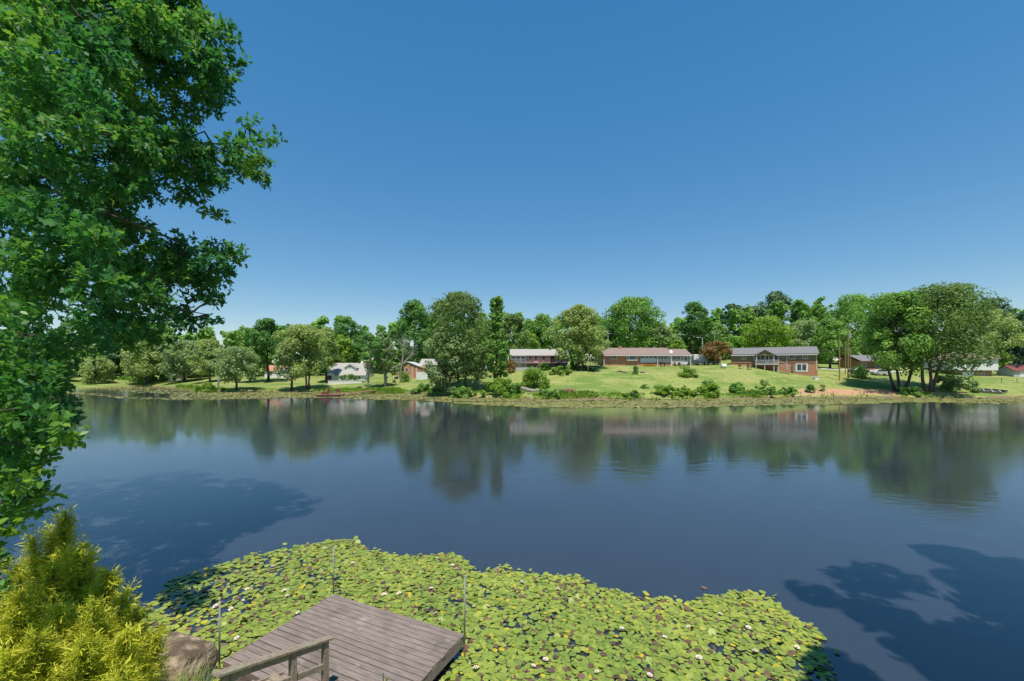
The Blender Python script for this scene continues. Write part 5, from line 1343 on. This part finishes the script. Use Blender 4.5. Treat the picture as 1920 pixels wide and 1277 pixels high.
for i, lp in enumerate(limbs):
    r0 = .13 if i in (0, 1, 3) else .085
    MB().tube(lp, [r0 * (1 - .85 * j / (len(lp) - 1)) for j in range(len(lp))], 8).build('branch', M['bark'], oak, smooth=True)
    tw_ = MB()
    for j in range(2, len(lp)):
        for q_ in range(5):
            base_ = np.array(lp[j - 1]) + (np.array(lp[j]) - np.array(lp[j - 1])) * rng.random()
            near = np.argsort(np.linalg.norm(cen - base_, axis=1))[:8]; tgt = cen[rng.choice(near)]
            tw_.tube(limb_pts(rng, base_, tgt, 5, .08), [.035, .028, .022, .016, .008], 5)
    tw_.build('twigs', M['bark_dark'], oak)['kind'] = 'stuff'

# smaller broad-leaved tree close to the camera
dg = thing('dogwood_tree', 'young broad-leaved tree hanging into view above the golden shrubs', 'tree', nz(-7.2, 4.6)); DB = np.array(dg.location)
sil2 = np.array([(-80, 545), (40, 555), (58, 600), (45, 640), (30, 665), (100, 672), (128, 700), (95, 745), (112, 770), (150, 800), (158, 835), (120, 850), (100, 880), (108, 925), (90, 960), (40, 990), (10, 1060), (-80, 1100)], float)
cen2, rr2 = [], []
while len(cen2) < 95:
    a, b = rng.uniform(-80, 160), rng.uniform(545, 1100); d = rng.uniform(4.3, 6.2); r0 = rng.uniform(.14, .26); rp = r0 / d * F * .75
    if all(inside(np.array([a + rp * math.cos(t)]), np.array([b + rp * math.sin(t)]), sil2)[0] for t in np.arange(0, 6.2, 1.2)): cen2.append(np.array(P3(a, b, d))); rr2.append(r0)
for a, b in ((140, 825), (120, 815), (112, 690), (95, 915), (100, 680), (40, 570)): cen2.append(np.array(P3(a, b, 5.2))); rr2.append(.1)
cen2 = np.array(cen2) - DB; rr2 = np.array(rr2)
PLF = plain_leaf(); V2, T2, (st_, dv2, nm2, sd2, L2) = leaf_cloud(rng, cen2, rr2, 52, .105, PLF, 8, .7)
dist = np.linalg.norm(st_ + DB - np.array([0, 0, CAMZ]), axis=1); wpos = st_ + DB; sx_ = CX + F * wpos[:, 0] / wpos[:, 1]
cand = np.where(sx_ > 0)[0]; near = cand[np.argsort(dist[cand])][:300]
lv = [mesh_np('leaf', np.stack([PLF[:, 0], PLF[:, 1], -.15 * PLF[:, 0] ** 2 + np.abs(PLF[:, 1]) * .25], -1), np.arange(len(PLF)), [len(PLF)], LEAF['dogwood'], [t]) for t in (.15, .4, .65, .9)]
for i in near:
    o = link('leaf', lv[min(3, int(T2[i] * 4))], dg)
    o.matrix_local = Matrix.Translation(st_[i]) @ Matrix((dv2[i], sd2[i], nm2[i])).transposed().to_4x4() @ Matrix.Scale(L2[i], 4)
rest = np.setdiff1d(np.arange(len(V2)), near); nl = V2.shape[1]
o = link('crown', mesh_np('crown', V2[rest].reshape(-1, 3), np.arange(len(rest) * nl), np.full(len(rest), nl), LEAF['dogwood'], T2[rest]), dg); o['kind'] = 'stuff'
H0 = 6.2
MB().tube([(0, 0, -.3), (.1, .1, 1.5), (.2, .2, 3.0), (.3, .1, 4.8)], [.11, .09, .06, .02], 9).build('trunk', M['bark'], dg, smooth=True)
for k in range(16):
    t_ = cen2[rng.integers(len(cen2))]; z_ = max(.6, t_[2] - rng.uniform(.2, 1.0))
    MB().tube(limb_pts(rng, (.12, .1, z_), t_, 5, .05), [.03, .025, .018, .012, .005], 6).build('branch', M['bark_dark'], dg)

# tree outside the frame whose shade falls on the open water
rng = np.random.default_rng(55)
BX, BY = 14.5, 2.5
tb_ = thing('bank_tree', 'tree on the near bank outside the frame shading the open water', 'tree', nz(BX, BY))
bl = []
while len(bl) < 200:
    x, y, z, r_ = rng.uniform(4.5, 24), rng.uniform(-3, 9.5), rng.uniform(5, 17), rng.uniform(.6, 1.3)
    if x - r_ < 1.28 * max(0, y + r_) or ((x - 14) / 9.5) ** 2 + ((y - 3.5) / 6) ** 2 + ((z - 10.8) / 6.2) ** 2 > 1: continue
    bl.append((x - BX, y - BY, z - 1.0, r_))
V, ti = cards(rng, bl, 22000, .52); link('crown', card_mesh('crown', V, ti, LEAF['broad']), tb_)
trunk_mb(rng, 12, 4, .3, bl, 1, .02, 10).build('trunk', M['bark'], tb_, smooth=True)
